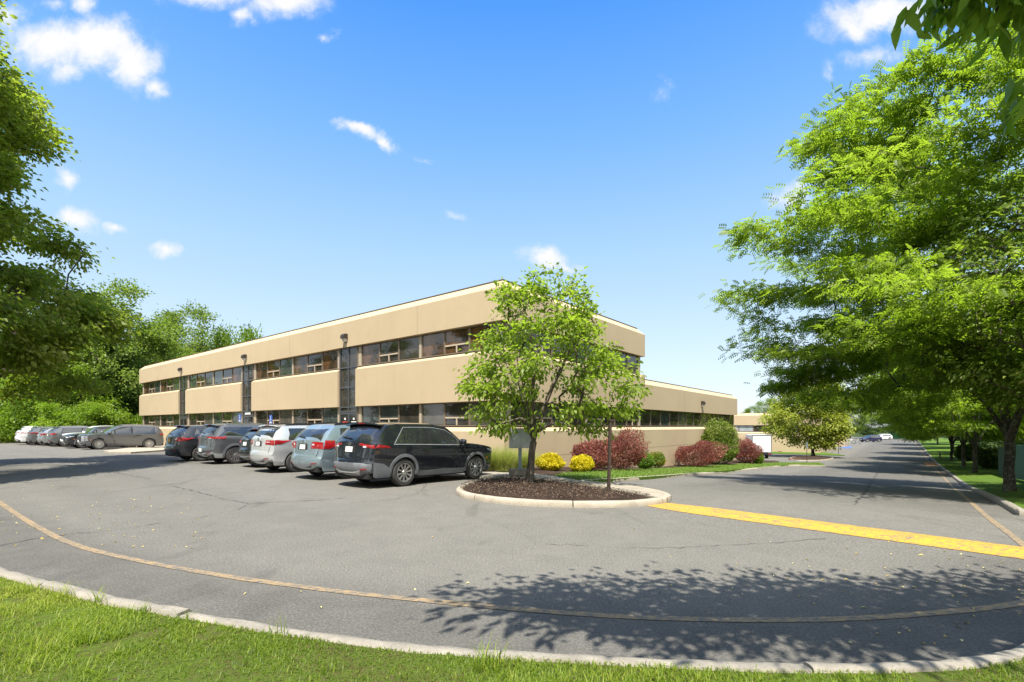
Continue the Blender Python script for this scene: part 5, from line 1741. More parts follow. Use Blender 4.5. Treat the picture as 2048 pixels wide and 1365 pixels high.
# the tips that hang into the corner of the view, three to four metres off
tipsw = []
for px, py, d in [(1870, 20, 2.8), (1900, 5, 2.7), (1890, 55, 2.75), (1925, 30, 2.6), (1930, 75, 2.7), (1960, 15, 2.5), (1965, 60, 2.6), (1975, 105, 2.7), (2000, 35, 2.5), (2005, 85, 2.55), (2030, 10, 2.6), (2035, 60, 2.5), (2040, 110, 2.6), (1945, -10, 2.6), (1990, -15, 2.7), (2060, 30, 2.4), (1862, 60, 2.85), (2070, 90, 2.5), (2052, 250, 2.5), (2060, 225, 2.5), (1910, 95, 2.8), (2020, -10, 2.4)]:
    tipsw.append(dirpt(px, py, d))
tipsw = np.array(tipsw)
r2 = np.random.default_rng(82)
w_ = Wood(r2); w_.skip = 0
w_.chain([(0, 0, -.1), (0, .02, 1.0), (-.05, .05, 2.0), (-.2, .15, 3.2), (-.6, .4, 4.4), (-1.2, .9, 5.4)]); w_.skip = 3
w_.grow(W_ - TW, .5, .3, .12); na = len(w_.tips)
w_.grow(tipsw + np.array([0, -.05, .06]) - TW, .3, .0, .06)
w_.radii(.004, .21)
w_.rad[:6] = np.maximum(w_.rad[:6], .13)
wm = w_.mesh('trunk', MT['bark'], rmin=.003)
la = w_.tips[:na]; lb = w_.tips[na:]
l1 = scatter_leaves(r2, la, w_, 15, .24, .17, .065, LM['walnut'], 'a', droop=.5, flat=.5)
# hanging lance-shaped leaves
E = np.array([t for _, t in lb]); k = np.repeat(np.arange(len(E)), 15)
P = E[k] + r2.normal(size=(len(k), 3)) * np.array([.085, .085, .05])
D = r2.normal(size=(len(k), 3)) * .42; D[:, 2] -= 1.0; D[:, 0] -= .18
Nn = r2.normal(size=(len(k), 3)); Nn[:, 1] -= .6
def long_leaves(P, D, Nn, L, W, tint):
    D = unit(D); S = unit(np.cross(D, Nn)); Nn = np.cross(S, D)
    st = [(0, .06), (.16, .55), (.42, 1.0), (.70, .66), (.9, .22), (1.0, .02)]
    V = []
    for u, ww in st:
        c = P + D * (u * L)[:, None] - Nn * (u * u * L * .16)[:, None]
        V += [c - S * (ww * W / 2)[:, None] + Nn * (ww * W * .10)[:, None], c, c + S * (ww * W / 2)[:, None] + Nn * (ww * W * .10)[:, None]]
    V = np.stack(V, 1); n, m, _ = V.shape
    F = []
    for a in range(len(st) - 1):
        for b in (0, 1): F.append((a * 3 + b, a * 3 + b + 1, (a + 1) * 3 + b + 1, (a + 1) * 3 + b))
    F = (np.arange(n)[:, None, None] * m + np.array(F)[None]).reshape(-1, 4)
    return V.reshape(-1, 3), F, np.repeat(tint, len(st) * 2 - 2)
Lg = r2.uniform(.12, .19, len(k)); V, F, tt_ = long_leaves(P, D, Nn, Lg, Lg * .30, r2.random(len(k)))
# join both leaf sets into one crown mesh
v1 = np.empty(len(l1.vertices) * 3, np.float32); l1.vertices.foreach_get('co', v1); v1 = v1.reshape(-1, 3)
t1 = np.empty(len(l1.polygons), np.float32); l1.attributes['tint'].data.foreach_get('value', t1)
F1 = np.arange(len(v1)).reshape(-1, 4)
cm_ = np_mesh('crown', np.vstack([v1, V]), np.vstack([F1, F + len(v1)]), LM['walnut'], tint=np.r_[t1, tt_])
r_ = empty('ash_tree', (TW[0], TW[1], float(G(TW[0], TW[1])) + .1)); tag(r_, 'overhead tree whose long drooping leaves hang into the top right corner', 'tree')
link('trunk', wm, r_); link('crown', cm_, r_)

# --- trees of the background: four shapes, many copies
def bg_tree(seed, leaf, n, per, R0, z0, z1, prof, L, bark, spread, trunk_h=4, lump=.3, base=.28, **kw):
    r_ = np.random.default_rng(seed)
    T = clusters(r_, crown_points(r_, n // 4, prof, R0, R0, z0, z1, .5, 12, lump), 4, R0 * .10, .6)
    return make_tree(seed + 1, trunk_line(trunk_h, 6, (.2, .1), .08, r_), T, leaf, bark, base, per, spread, L, L * .62, step=1.0, rmin=.02, droop=.3, flat=.6, clump_tint=.6, **kw)
bgA = bg_tree(101, LM['mid'], 330, 90, 6.2, 3.0, 18, [.5, .8, .95, 1, .97, .9, .8, .62, .35], .30, MT['bark_dark'], .62)
bgB = bg_tree(111, LM['dark'], 300, 90, 5.2, 1.2, 17, [.8, .95, 1, .95, .85, .75, .6, .42, .2], .28, MT['bark_dark'], .60)
bgC = bg_tree(121, LM['bright'], 260, 90, 5.2, 1.2, 9.0, [.75, .95, 1, .95, .82, .6, .3], .26, MT['bark_dark'], .58, 3)
bgD = bg_tree(131, LM['mid'], 260, 45, 6.0, 5.0, 19, [.35, .6, .85, 1, .98, .88, .7, .4], .34, MT['bark_dark'], .70, 7, .35)
kinds = dict(A=bgA, B=bgB, C=bgC, D=bgD)
gb = 'trees beyond the parking lot and the office building'
def bgt(px, d, top, kind, label, rz, sc=None):
    """crown top at photo height `top`, distance d"""
    x, y = (px - CX) / FPX * d, d
    zt = EYE - (top - HY) / FPX * d
    h0 = {'A': 18.4, 'B': 17.3, 'C': 9.3, 'D': 19.3}[kind]
    k = (zt + .1) / h0
    place_tree('deciduous_tree', label, kinds[kind], x, y, rz, k if sc is None else sc, gb, szz=k)
bgt(225, 60, 572, 'A', 'tall mid-green tree rising between the left edge tree and the building end', .4)
bgt(368, 80, 606, 'A', 'broad tree above the roof, left of the brighter one behind the building', 1.0, 1.1)
bgt(478, 84, 640, 'C', 'brighter tree peeping over the roof line behind the middle of the building', 2.0, 1.05)
bgt(312, 70, 640, 'A', 'pale bushy tree at the roof level by the far left building corner', .2)
bgt(262, 60, 690, 'B', 'very dark tree standing against the far left corner of the building', 1.1)
bgt(205, 64, 650, 'B', 'dark tree left of the far corner, behind the bright low one', 2.9)
bgt(120, 54, 738, 'C', 'bright low tree behind the white cars of the far row', .9)
bgt(20, 56, 728, 'C', 'bright low tree at the left edge, under the large dark crown', 2.3)
bgt(70, 70, 640, 'A', 'mid-green tree hidden behind the large left edge tree', 3.0)
bgt(165, 74, 610, 'A', 'tall tree mostly masked by the large left edge crown', 4.0)
bgt(-40, 62, 660, 'B', 'dark tree past the left edge of the view', .3)
bgt(60, 60, 800, 'C', 'lowest bright tree over the far end of the car row', 4.4, .55)
bgt(1502, 130, 800, 'A', 'green tree above the roof of the single-storey building, left one', .4)
bgt(1535, 140, 782, 'D', 'tallest tree above the roof of the single-storey building', 2.4)
bgt(1575, 128, 796, 'A', 'green tree above the roof of the single-storey building, right one', 3.1)
bgt(1700, 150, 775, 'A', 'tree beyond the farthest tan building', 1.2)
bgt(1745, 165, 790, 'B', 'dark tree closing the far end of the road, left of the dumpster', .2)
bgt(1800, 172, 780, 'A', 'tree closing the far end of the road, above the dumpster', 2.2)
bgt(1850, 160, 800, 'B', 'dark tree closing the far end of the road, right of the dumpster', 1.5)
bgt(1640, 128, 798, 'B', 'dark tree between the two far tan buildings', 1.5)
# a dark belt of trees behind the right verge
for k, (t, n, kd, lab) in enumerate([(26, 16, 'B', 'dark tree behind the green screen fence'), (38, 17, 'A', 'tree behind the dark hedge of the right verge'), (52, 15, 'B', 'dark tree past the dark hedge of the right verge'), (70, 18, 'A', 'tree at the back of the verge halfway along the road'), (92, 17, 'B', 'dark tree at the back of the verge near the road end')]):
    x, y = tn(t, n); place_tree('deciduous_tree', lab, kinds[kd], x, y, k * 1.3, .75, gb)
for k, (t, n, lab) in enumerate([(44, 10.5, 'low dark tree just behind the dark hedge'), (58, 11, 'low dark tree behind the fourth locust'), (76, 11.5, 'low dark tree behind the fifth locust'), (98, 11, 'low dark tree behind the sixth locust'), (120, 11.5, 'low dark tree behind the next to last locust'), (142, 9.5, 'low dark tree right of the road where it ends')]):
    x, y = tn(t, n); place_tree('evergreen_tree', lab, kinds['B'], x, y, k * 1.9, .52, gb)
# trees behind the viewpoint, which the windows mirror
for k, (x, y, kd) in enumerate([(-34, -16, 'A'), (-22, -20, 'B'), (-10, -17, 'A'), (2, -21, 'D'), (14, -17, 'B'), (27, -13, 'A'), (40, -6, 'A'), (-48, -10, 'B'), (34, 2, 'B'), (-46, 4, 'A'), (-52, 14, 'B'), (-58, 26, 'A'), (-64, 37, 'B'), (-72, 47, 'A')]):
    place_tree('deciduous_tree', 'broad tree behind the viewpoint, mirrored in the office windows', kinds[kd], x, y, k * .9, .80, 'trees behind the viewpoint')

# yellow-green tree on the far bed and the one beside it
x, y, z = at(1627, 914, .1)
yg = bg_tree(141, LM['yellowgreen'], 400, 60, 3.5, 1.5, 9.0, [.6, .9, 1, .97, .9, .78, .6, .35], .24, MT['bark'], .42, 2.2, .3, .16)
zt = EYE - (772 - HY) / FPX * y
place_tree('maple_tree', 'yellow-green tree on the far oval bed beside the road', yg, x, y, .6, (zt - z) / 8.2, z=z)
# rounded small tree behind the far cars
x, y = (160 - CX) / FPX * 47, 47.0
dome = bg_tree(151, LM['bright'], 200, 110, 3.0, 1.0, 3.75, [.75, 1, 1, .85, .5], .16, MT['bark'], .26, 1.0, .15, .10)
place_tree('dome_shrub', 'bright dome-shaped small tree behind the outward-facing cars', dome, x, y, .3, 1.0, cat='tree')

# ------------------------------------------------------------------ shrubs
def make_shrub(seed, rx, ry, h, leaf, n, L, W, lumps=9, lump=.16, spray=0.0, base=.1, twigs=True, shape=2.0, rag=.16):
    """clipped or loose shrub: leaves packed in a lumpy rounded shell, stems inside"""
    r = np.random.default_rng(seed)
    ld = unit(r.normal(size=(lumps * 3, 3))); ld[:, 2] = np.abs(ld[:, 2]); la = r.uniform(-lump, lump, lumps * 3)
    d = unit(r.normal(size=(n, 3))); d[:, 2] = np.where(r.random(n) < .36, -.75 * np.abs(d[:, 2]), np.abs(d[:, 2]))
    d = unit(d)
    k = 1 + (np.maximum(0, d @ ld.T) ** 10 @ la)
    rad = (1 - .42 * r.random(n) ** 2.2) * k
    sh = unit(r.normal(size=(46, 3))); sd = (d @ sh.T).max(1)
    rad = rad * np.where((sd > .975) & (d[:, 2] > -.2), 1 + rag * r.random(n), 1.0)
    hole = (d @ unit(r.normal(size=(16, 3))).T).max(1) > .975
    rad = np.where(hole, rad * (.80 + .12 * r.random(n)), rad)
    sx = np.sign(d) * np.abs(d) ** (2 / shape)
    nr = np.linalg.norm(sx, axis=1, keepdims=True)
    sx = sx / np.maximum(nr, 1e-6) * (np.linalg.norm(d, axis=1, keepdims=True))
    P = sx * rad[:, None] * np.array([rx, ry, h * .62]); P[:, 2] = np.where(P[:, 2] < 0, P[:, 2] * .62, P[:, 2]) + h * .38
    P[:, 2] = np.clip(P[:, 2], base * r.random(n), None)
    D = unit(d * .8 + r.normal(size=(n, 3)) * .5 + np.array([0, 0, spray]))
    Nn = unit(d + r.normal(size=(n, 3)) * .5)
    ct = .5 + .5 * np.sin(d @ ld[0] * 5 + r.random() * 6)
    tint = np.clip(.22 * ct + .7 * r.random(n) * (.45 + .55 * np.clip((rad - .6) / .4, 0, 1)) + .08, 0, 1)  # deeper leaves get a darker tint: shade of the gaps painted in
    s = 1 + r.normal(0, .22, n).clip(-.5, .6)
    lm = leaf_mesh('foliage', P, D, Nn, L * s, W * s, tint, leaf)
    mb = MB()
    for q in range(9):
        a = 2 * math.pi * q / 9 + r.random()
        e = (math.cos(a) * rx * .55, math.sin(a) * ry * .55, h * (.5 + .2 * r.random()))
        mb.bar((math.cos(a) * .05, math.sin(a) * .05, -.1), e, .03, n=5, r1=.006)
    me = bpy.data.meshes.new('stem'); me.from_pydata(mb.v, [], mb.f); me.materials.append(MT['bark_dark'])
    return lm, me
def shrub(name, label, px0, px1, pyb, pyt, seed, leaf, n, L, W, off=.15, ry=None, group=None, cat='shrub', dd=0.0, **k):
    pxm = (px0 + px1) / 2
    x, y, z = at(pxm, pyb, off)
    rx = (px1 - px0) / FPX * y / 2
    h = (pyb - pyt) / FPX * y * 1.02
    ry_ = ry or rx * .9
    lm, me = make_shrub(seed, rx, ry_, h, leaf, n, L, W, **k)
    x += 0; yy_ = y + ry_ * .55 + dd
    r_ = empty(name, (x * yy_ / y, yy_, z)); tag(r_, label, cat, group)
    link('foliage', lm, r_); link('stem', me, r_)
    return r_
gr = 'clipped shrubs in the bed along the building'
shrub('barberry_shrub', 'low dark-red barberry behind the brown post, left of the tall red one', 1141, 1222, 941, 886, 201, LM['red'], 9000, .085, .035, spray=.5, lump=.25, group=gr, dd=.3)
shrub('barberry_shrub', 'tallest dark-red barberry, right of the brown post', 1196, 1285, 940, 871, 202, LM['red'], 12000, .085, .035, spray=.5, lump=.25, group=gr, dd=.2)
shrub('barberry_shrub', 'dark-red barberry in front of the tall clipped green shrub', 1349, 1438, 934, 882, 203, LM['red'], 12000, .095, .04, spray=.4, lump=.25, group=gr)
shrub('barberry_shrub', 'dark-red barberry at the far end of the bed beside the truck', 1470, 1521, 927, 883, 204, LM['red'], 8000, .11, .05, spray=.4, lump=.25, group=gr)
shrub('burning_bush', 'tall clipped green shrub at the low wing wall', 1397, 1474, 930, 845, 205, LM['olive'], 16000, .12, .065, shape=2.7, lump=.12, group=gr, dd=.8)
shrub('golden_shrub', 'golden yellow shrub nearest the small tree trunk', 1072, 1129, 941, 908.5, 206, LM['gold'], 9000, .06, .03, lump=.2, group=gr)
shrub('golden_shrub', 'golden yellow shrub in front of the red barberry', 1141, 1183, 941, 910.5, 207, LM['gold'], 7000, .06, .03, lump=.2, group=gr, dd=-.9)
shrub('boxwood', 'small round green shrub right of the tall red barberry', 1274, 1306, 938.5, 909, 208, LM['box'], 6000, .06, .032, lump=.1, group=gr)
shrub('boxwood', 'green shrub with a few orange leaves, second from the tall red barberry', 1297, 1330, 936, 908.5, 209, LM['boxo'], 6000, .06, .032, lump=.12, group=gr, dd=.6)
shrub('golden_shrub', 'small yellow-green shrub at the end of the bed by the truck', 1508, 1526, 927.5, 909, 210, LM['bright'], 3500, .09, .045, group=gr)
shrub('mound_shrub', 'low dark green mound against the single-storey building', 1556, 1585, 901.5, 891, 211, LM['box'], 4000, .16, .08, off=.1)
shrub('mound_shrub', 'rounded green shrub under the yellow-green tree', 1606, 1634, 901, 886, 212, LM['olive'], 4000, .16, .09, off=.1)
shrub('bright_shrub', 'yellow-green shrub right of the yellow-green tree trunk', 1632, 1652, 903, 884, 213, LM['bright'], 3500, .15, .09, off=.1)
shrub('dark_hedge', 'dark hedge between the tree trunks on the right verge', 1958, 2006, 948, 905, 214, LM['dark'], 9000, .12, .07, off=.15, dd=4.0, shape=2.6, cat='hedge')
shrub('dark_hedge', 'dark undergrowth behind the second and third locust trunks', 1916, 1962, 930, 897, 215, LM['dark'], 9000, .14, .08, off=.15, dd=5.0, shape=2.4, cat='hedge')
# low undergrowth at the far left
for k, (px, d, w_, h_, lab) in enumerate([(12, 50, 3.6, 2.6, 'green undergrowth over the wooden fence at the left edge'), (215, 58, 3.2, 3.6, 'dark undergrowth at the foot of the dark corner tree'), (262, 57, 2.6, 3.2, 'green undergrowth touching the far left building corner'), (75, 54, 3.4, 2.8, 'leafy undergrowth behind the white SUV at the row end')]):
    lm, me = make_shrub(220 + k, w_, w_ * .8, h_, LM['bright' if k in (0, 2) else 'dark'], 9000, .22, .13, lump=.3)
    x = (px - CX) / FPX * d
    r_ = empty('undergrowth_shrub', (x, d, float(G(x, d)))); tag(r_, lab, 'shrub', 'undergrowth at the left'); link('foliage', lm, r_); link('stem', me, r_)

# ------------------------------------------------------------------ grasses
def blades(name, P, h, w, lean, tint, mat, r, segs=3):
    n = len(P)
    an = r.random(n) * 2 * math.pi
    d = np.c_[np.cos(an), np.sin(an), np.zeros(n)]
    s = np.c_[-np.sin(an), np.cos(an), np.zeros(n)]
    up = np.array([0, 0, 1.0])
    V = []
    for k in range(segs + 1):
        u = k / segs
        c = P + up * (h * u * (1 - .25 * lean * u))[:, None] + d * (h * lean * u * u)[:, None]
        ww = w * (1 - u) ** .7 + .0004
        V += [c - s * (ww / 2)[:, None], c + s * (ww / 2)[:, None]]
    V = np.stack(V, 1); m = V.shape[1]
    F = np.array([(2 * k, 2 * k + 1, 2 * k + 3, 2 * k + 2) for k in range(segs)])
    F = (np.arange(n)[:, None, None] * m + F[None]).reshape(-1, 4)
    return np_mesh(name, V.reshape(-1, 3), F, mat, tint=np.repeat(tint, segs))

r_ = np.random.default_rng(301)
LP = np.array([tuple(p) for p in Lk2])
def lawn_pts(n, x0, x1, y0, y1):
    X = r_.uniform(x0, x1, n); Y = r_.uniform(y0, y1, n)
    m = inpoly(lawn_poly, X, Y)
    return X[m], Y[m]
X, Y = lawn_pts(520000, -9.5, 6.6, 1.9, 8.2)
near = (np.abs(X) < 1.12 * Y + .4)
X, Y = X[near], Y[near]
# patchiness: bald spots, tufts
def fbm(x, y, seed, sc):
    q = np.random.default_rng(seed); v = 0
    for o_ in range(5):
        f = sc * 1.9 ** o_; a = q.random() * 6.28; b = q.random(2) * 50
        v = v + np.sin((x * math.cos(a) + y * math.sin(a)) * f + b[0] + 1.3 * np.sin((y * math.cos(a) - x * math.sin(a)) * f * .7 + b[1])) / 1.5 ** o_
    return v / 2.6
pt = fbm(X, Y, 5, 2.1); pt2 = fbm(X, Y, 9, .9)
keep = (pt > -.58) | (r_.random(len(X)) < .12)
keep &= ~((X < -3.2) & (pt2 < -.35) & (r_.random(len(X)) < .55))
X, Y, pt, pt2 = X[keep], Y[keep], pt[keep], pt2[keep]
# loose tufts that stand taller, some of them spilling over the kerb
tc_ = []
for k in range(95):
    if k < 60:
        j = r_.integers(0, len(Lk2)); c0 = np.array(Lk2[j]) - np.array([dk[j, 1], -dk[j, 0]]) * 0 + r_.normal(0, .10, 2)
    else: c0 = np.array([r_.uniform(-5, 4), r_.uniform(2.9, 4.8)])
    if abs(c0[0]) > 1.2 * c0[1]: continue
    m_ = r_.integers(14, 60)
    q_ = c0 + r_.normal(0, .05, (m_, 2)); tc_.append(np.c_[q_, np.full(m_, r_.uniform(.09, .19))])
TC_ = np.vstack(tc_); TC_ = TC_[inpoly(lawn_poly, TC_[:, 0], TC_[:, 1])]
nt_ = len(TC_); X = np.r_[X, TC_[:, 0]]; Y = np.r_[Y, TC_[:, 1]]; pt = np.r_[pt, np.zeros(nt_)]; pt2 = np.r_[pt2, np.zeros(nt_)]
Z = G(X, Y) + .10
n = len(X)
h = np.clip(.050 + .032 * pt2 + .03 * np.clip(pt, 0, 1) + r_.normal(0, .016, n), .016, .15)
dk_ = np.full(n, 9.0)
for i in range(0, len(Lk2) - 1):
    a_, b_ = np.array(Lk2[i]), np.array(Lk2[i + 1]); ab_ = b_ - a_
    t_ = np.clip(((X - a_[0]) * ab_[0] + (Y - a_[1]) * ab_[1]) / (ab_ @ ab_), 0, 1)
    dk_ = np.minimum(dk_, np.hypot(X - a_[0] - t_ * ab_[0], Y - a_[1] - t_ * ab_[1]))
h = h * (.35 + .65 * np.clip(dk_ / .45, 0, 1) + .4 * (r_.random(n) < .04))
lowzone = np.clip((-X - 2.2) / 1.5, 0, 1) * np.clip((Y - 3.6) / 1.0, 0, 1)
h = h * (1 - .45 * lowzone)
h[n - nt_:] = TC_[:, 2] * r_.uniform(.55, 1.1, nt_)
pt3 = fbm(X, Y, 23, 3.6)
tint = np.clip(.40 + .30 * pt2 + .20 * pt3 + r_.normal(0, .17, n) + .30 * lowzone + .45 * (r_.random(n) < .05), 0, 1)
h = h * (1 + .45 * pt3)
o = link('grass', blades('grass', np.c_[X, Y, Z], h, np.full(n, .0062) + .0016 * r_.random(n), r_.uniform(.2, 1.1, n), tint, LM['grass'], r_)); tag(o, 'uneven green grass on the lawn in front of the near kerb', 'grass', kind='stuff')
# verge and strip: shorter, sparser
def turf(poly, n, hh, ww, name, label, mat, seed):
    r = np.random.default_rng(seed)
    P = np.array(poly)
    X = r.uniform(P[:, 0].min(), P[:, 0].max(), n * 3); Y = r.uniform(P[:, 1].min(), P[:, 1].max(), n * 3)
    m = inpoly(poly, X, Y) & (Y > 2)
    X, Y = X[m][:n], Y[m][:n]
    Z = G(X, Y) + .115
    p = fbm(X, Y, seed, .8)
    o = link(name, blades(name, np.c_[X, Y, Z], hh * (1 + .35 * p + r.normal(0, .2, len(X))).clip(.3, 2), np.full(len(X), ww), r.uniform(.2, 1, len(X)), np.clip(.45 + .3 * p + r.normal(0, .15, len(X)), 0, 1), mat, r, 2))
    tag(o, label, 'grass', kind='stuff')
strip_poly = [tuple(p) for p in SKi] + turf_top
turf(strip_poly, 26000, .085, .02, 'grass', 'mown turf strip between the mulch bed and the kerb by the building', LM['lightgrass'], 311)
vp = [tn(t, 2.65) for t in (14, 25, 40, 60)] + [tn(60, 14), tn(14, 14)]
turf(vp, 60000, .09, .022, 'grass', 'mown turf under the trees of the right verge', LM['lightgrass'], 312)
# fountain grass by the black car
gx = [(978, 941, 'feathery ornamental grass clump nearest the black SUV', .62, .95), (1010, 943, 'feathery ornamental grass clump left of the grey sign panel', .72, 1.05), (1050, 941, 'feathery ornamental grass clump between sign post and tree trunk', .68, .92)]
for k, (px, py, lab, rr, hh) in enumerate(gx):
    r = np.random.default_rng(320 + k); x, y, z = at(px, py, .15)
    n = 1500
    a = r.random(n) * 6.28; q = np.sqrt(r.random(n)) * rr * .55
    d0 = np.c_[np.cos(a) * q, np.sin(a) * q, np.zeros(n)]
    m_ = blades('foliage', d0, r.uniform(.45, 1.15, n) * hh, np.full(n, .009), r.uniform(.15, 1.25, n), np.clip(r.normal(.42, .25, n), 0, 1), LM['reed'], r, 4)
    e = empty('ornamental_grass', (x, y + rr * .5, z)); tag(e, lab, 'ornamental grass', 'ornamental grass clumps'); link('foliage', m_, e)
# fallen leaves and mulch chips
r = np.random.default_rng(330)
pts = [at(a, b) for a, b in zip(r.normal(1800, 150, 70).clip(1250, 2040), r.normal(1165, 62, 70).clip(1085, 1290))] + [at(a, b) for a, b in zip(r.uniform(0, 420, 150), r.uniform(935, 1100, 150))] + [at(a, b) for a, b in zip(r.uniform(200, 1700, 25), r.uniform(1010, 1280, 25))]
P = np.array(pts); P[:, 2] += .010
n = len(P); D = np.c_[r.normal(size=(n, 2)), np.zeros(n)]; Nn = np.c_[r.normal(0, .25, (n, 2)), np.ones(n)]
o = link('leaf_litter', leaf_mesh('leaf_litter', P, D, Nn, r.uniform(.025, .06, n), r.uniform(.012, .028, n), r.random(n), LM['litter'])); tag(o, 'scattered yellow fallen leaves on the asphalt', 'fallen leaves', kind='stuff')
mp_ = [tuple(p) for p in smooth_line([np.array(p) for p in mul], 1, True)]
MP = np.array(mp_); X = r.uniform(MP[:, 0].min(), MP[:, 0].max(), 26000); Y = r.uniform(MP[:, 1].min(), MP[:, 1].max(), 26000)
m = inpoly(mp_, X, Y); X, Y = X[m][:9000], Y[m][:9000]; n = len(X)
MT['chip'] = leaf_mat('bark_chip', (.02, .013, .010), (.07, .045, .03), (.26, .18, .12), .02, .9)
Z = G(X, Y) + .10 + .075
o = link('mulch', leaf_mesh('mulch', np.c_[X, Y, Z], np.c_[r.normal(size=(n, 2)), r.normal(0, .3, n)], np.c_[r.normal(0, .5, (n, 2)), np.ones(n)], r.uniform(.02, .065, n), r.uniform(.010, .022, n), r.random(n) ** 1.6, MT['chip'])); tag(o, 'dark shredded bark mulch round the small tree', 'mulch', kind='stuff')
# ------------------------------------------------------------------ signs, posts, truck, fence and other things
MT['brown_post'] = plain('brown_post', (.055, .036, .026), .6, .2, var=.3, scale=12)
MT['blue_grey'] = plain('blue_grey_paint', (.20, .24, .27), .5, .2, var=.15)
MT['panel_grey'] = plain('panel_grey', (.36, .39, .41), .25, .3, var=.3, scale=3)
MT['green_mesh'] = plain('green_screen', (.012, .085, .060), .7, var=.3, scale=5)
MT['wood_fence'] = plain('weathered_fence', (.26, .20, .12), .85, var=.35, scale=8)
MT['dump'] = plain('dumpster_green', (.015, .09, .055), .5, .2, var=.3)
MT['truck_white'] = plain('truck_white', (.74, .75, .76), .35, var=.06, scale=2)

# grey directory panel behind the small tree
x, y, z = at(1040, 951, .13)
e = empty('sign_cabinet', (x, y, z), R(10)); tag(e, 'blank grey sign panel on a post behind the small tree trunk', 'sign')
MB().box((-.33, -.22, -.12), (.36, .30, .20)).build('plinth', MT['concrete_cap'], e, bevel=.015)
MB().box((-.05, -.05, .202), (.05, .05, .93)).build('post', MT['blue_grey'], e, bevel=.006)
MB().box((-.075, -.075, .2015), (.075, .075, .225)).build('base_flange', MT['blue_grey'], e)
pz = .90
MB().box((-.36, -.075, pz), (.42, .075, pz + .66)).build('cabinet', MT['steel'], e, bevel=.012)
MB().box((-.335, -.088, pz + .03), (.028, -.07, pz + .63)).build('door', MT['panel_grey'], e, bevel=.004)
MB().box((.035, -.088, pz + .03), (.395, -.07, pz + .63)).build('door', MT['panel_grey'], e, bevel=.004)

# brown post in the island
x, y, z = at(1217, 981, .13)
e = empty('sign_post', (x, y, z), R(20)); tag(e, 'slender dark brown square post at the edge of the mulched island', 'post')
MB().bar((0, 0, -.15), (.05, 0, 1.70), .062, n=4).build('post', MT['brown_post'], e)
MB().box((.0, -.05, 1.69), (.15, .05, 1.72)).build('cap', MT['brown_post'], e)

# accessible parking signs in front of the building
def access_sign(px, d, label, h=2.2):
    x, y = (px - CX) / FPX * d, d
    e = empty('accessible_sign', (x, y, float(G(x, y)) + .1), ANG - R(90) - R(0)); tag(e, label, 'sign', 'accessible parking signs')
    MB().bar((0, 0, -.1), (0, 0, h), .05, n=6).build('post', MT['steel'], e)
    MB().box((-.16, -.045, h - .50), (.16, -.03, h - .02)).build('plate', MT['blue'], e, bevel=.003)
    s = MB()
    s.box((-.035, -.049, h - .13), (.025, -.046, h - .07)); s.box((-.02, -.049, h - .27), (.012, -.046, h - .14)); s.box((.0121, -.049, h - .27), (.07, -.046, h - .245))
    ring = []
    for k in range(12):
        a0, a1 = R(110 + k * 20), R(110 + (k + 1) * 20)
        s.add([(.075 * math.cos(a) - .005 if i in (0, 1) else .055 * math.cos(a) - .005, -.0475, h - .31 + (.075 if i in (0, 1) else .055) * math.sin(a)) for i, a in enumerate((a0, a1, a1, a0))], [(0, 1, 2, 3)])
    s.build('wheelchair_symbol', MT['white'], e)
    MB().box((-.13, -.049, h - .47), (.13, -.046, h - .41)).build('legend', MT['white'], e)
access_sign(481, 31.0, 'blue accessible parking sign by the middle entrance bay', 2.45)
access_sign(543, 27.6, 'blue accessible parking sign above the silver SUV, right of the middle entrance bay', 2.30)

# white box truck by the far building
tx_, ty_ = (1513 - CX) / FPX * 60, 60.0
e = empty('box_truck', (tx_, ty_, float(G(tx_, ty_))), R(74)); tag(e, 'white box truck parked at the end of the low wing, seen from behind', 'truck')
MB().box((-3.0, -1.05, .72), (1.2, 1.05, 2.78)).build('cargo_box', MT['truck_white'], e, bevel=.03)
MB().box((-3.035, -.93, .80), (-3.005, .93, 2.62)).build('roller_door', MT['truck_white'], e, bevel=.01)
fr = MB(); fr.box((-3.03, -1.055, .70), (-2.96, -.94, 2.785)); fr.box((-3.03, .94, .70), (-2.96, 1.055, 2.785)); fr.box((-3.03, -.9395, 2.63), (-2.96, .9395, 2.79)); fr.build('door_frame', MT['rim'], e)
MB().box((-3.12, -1.0, .48), (-2.9, 1.0, .66)).build('rear_bumper', MT['black_trim'], e)
MB().box((-3.0, -.45, .45), (3.1, .45, .70)).build('chassis', MT['under'], e)
cab = MB()
pf = [(1.3, .45), (1.3, 2.05), (1.9, 2.08), (2.35, 1.45), (3.2, 1.25), (3.35, .95), (3.35, .45)]
V = [(a, s * .95, b) for s in (-1, 1) for a, b in pf]; m = len(pf)
cab.add(V, [(i, (i + 1) % m, m + (i + 1) % m, m + i) for i in range(m)] + [tuple(range(m))[::-1], tuple(range(m, 2 * m))]).build('cab', MT['truck_white'], e, bevel=.04)
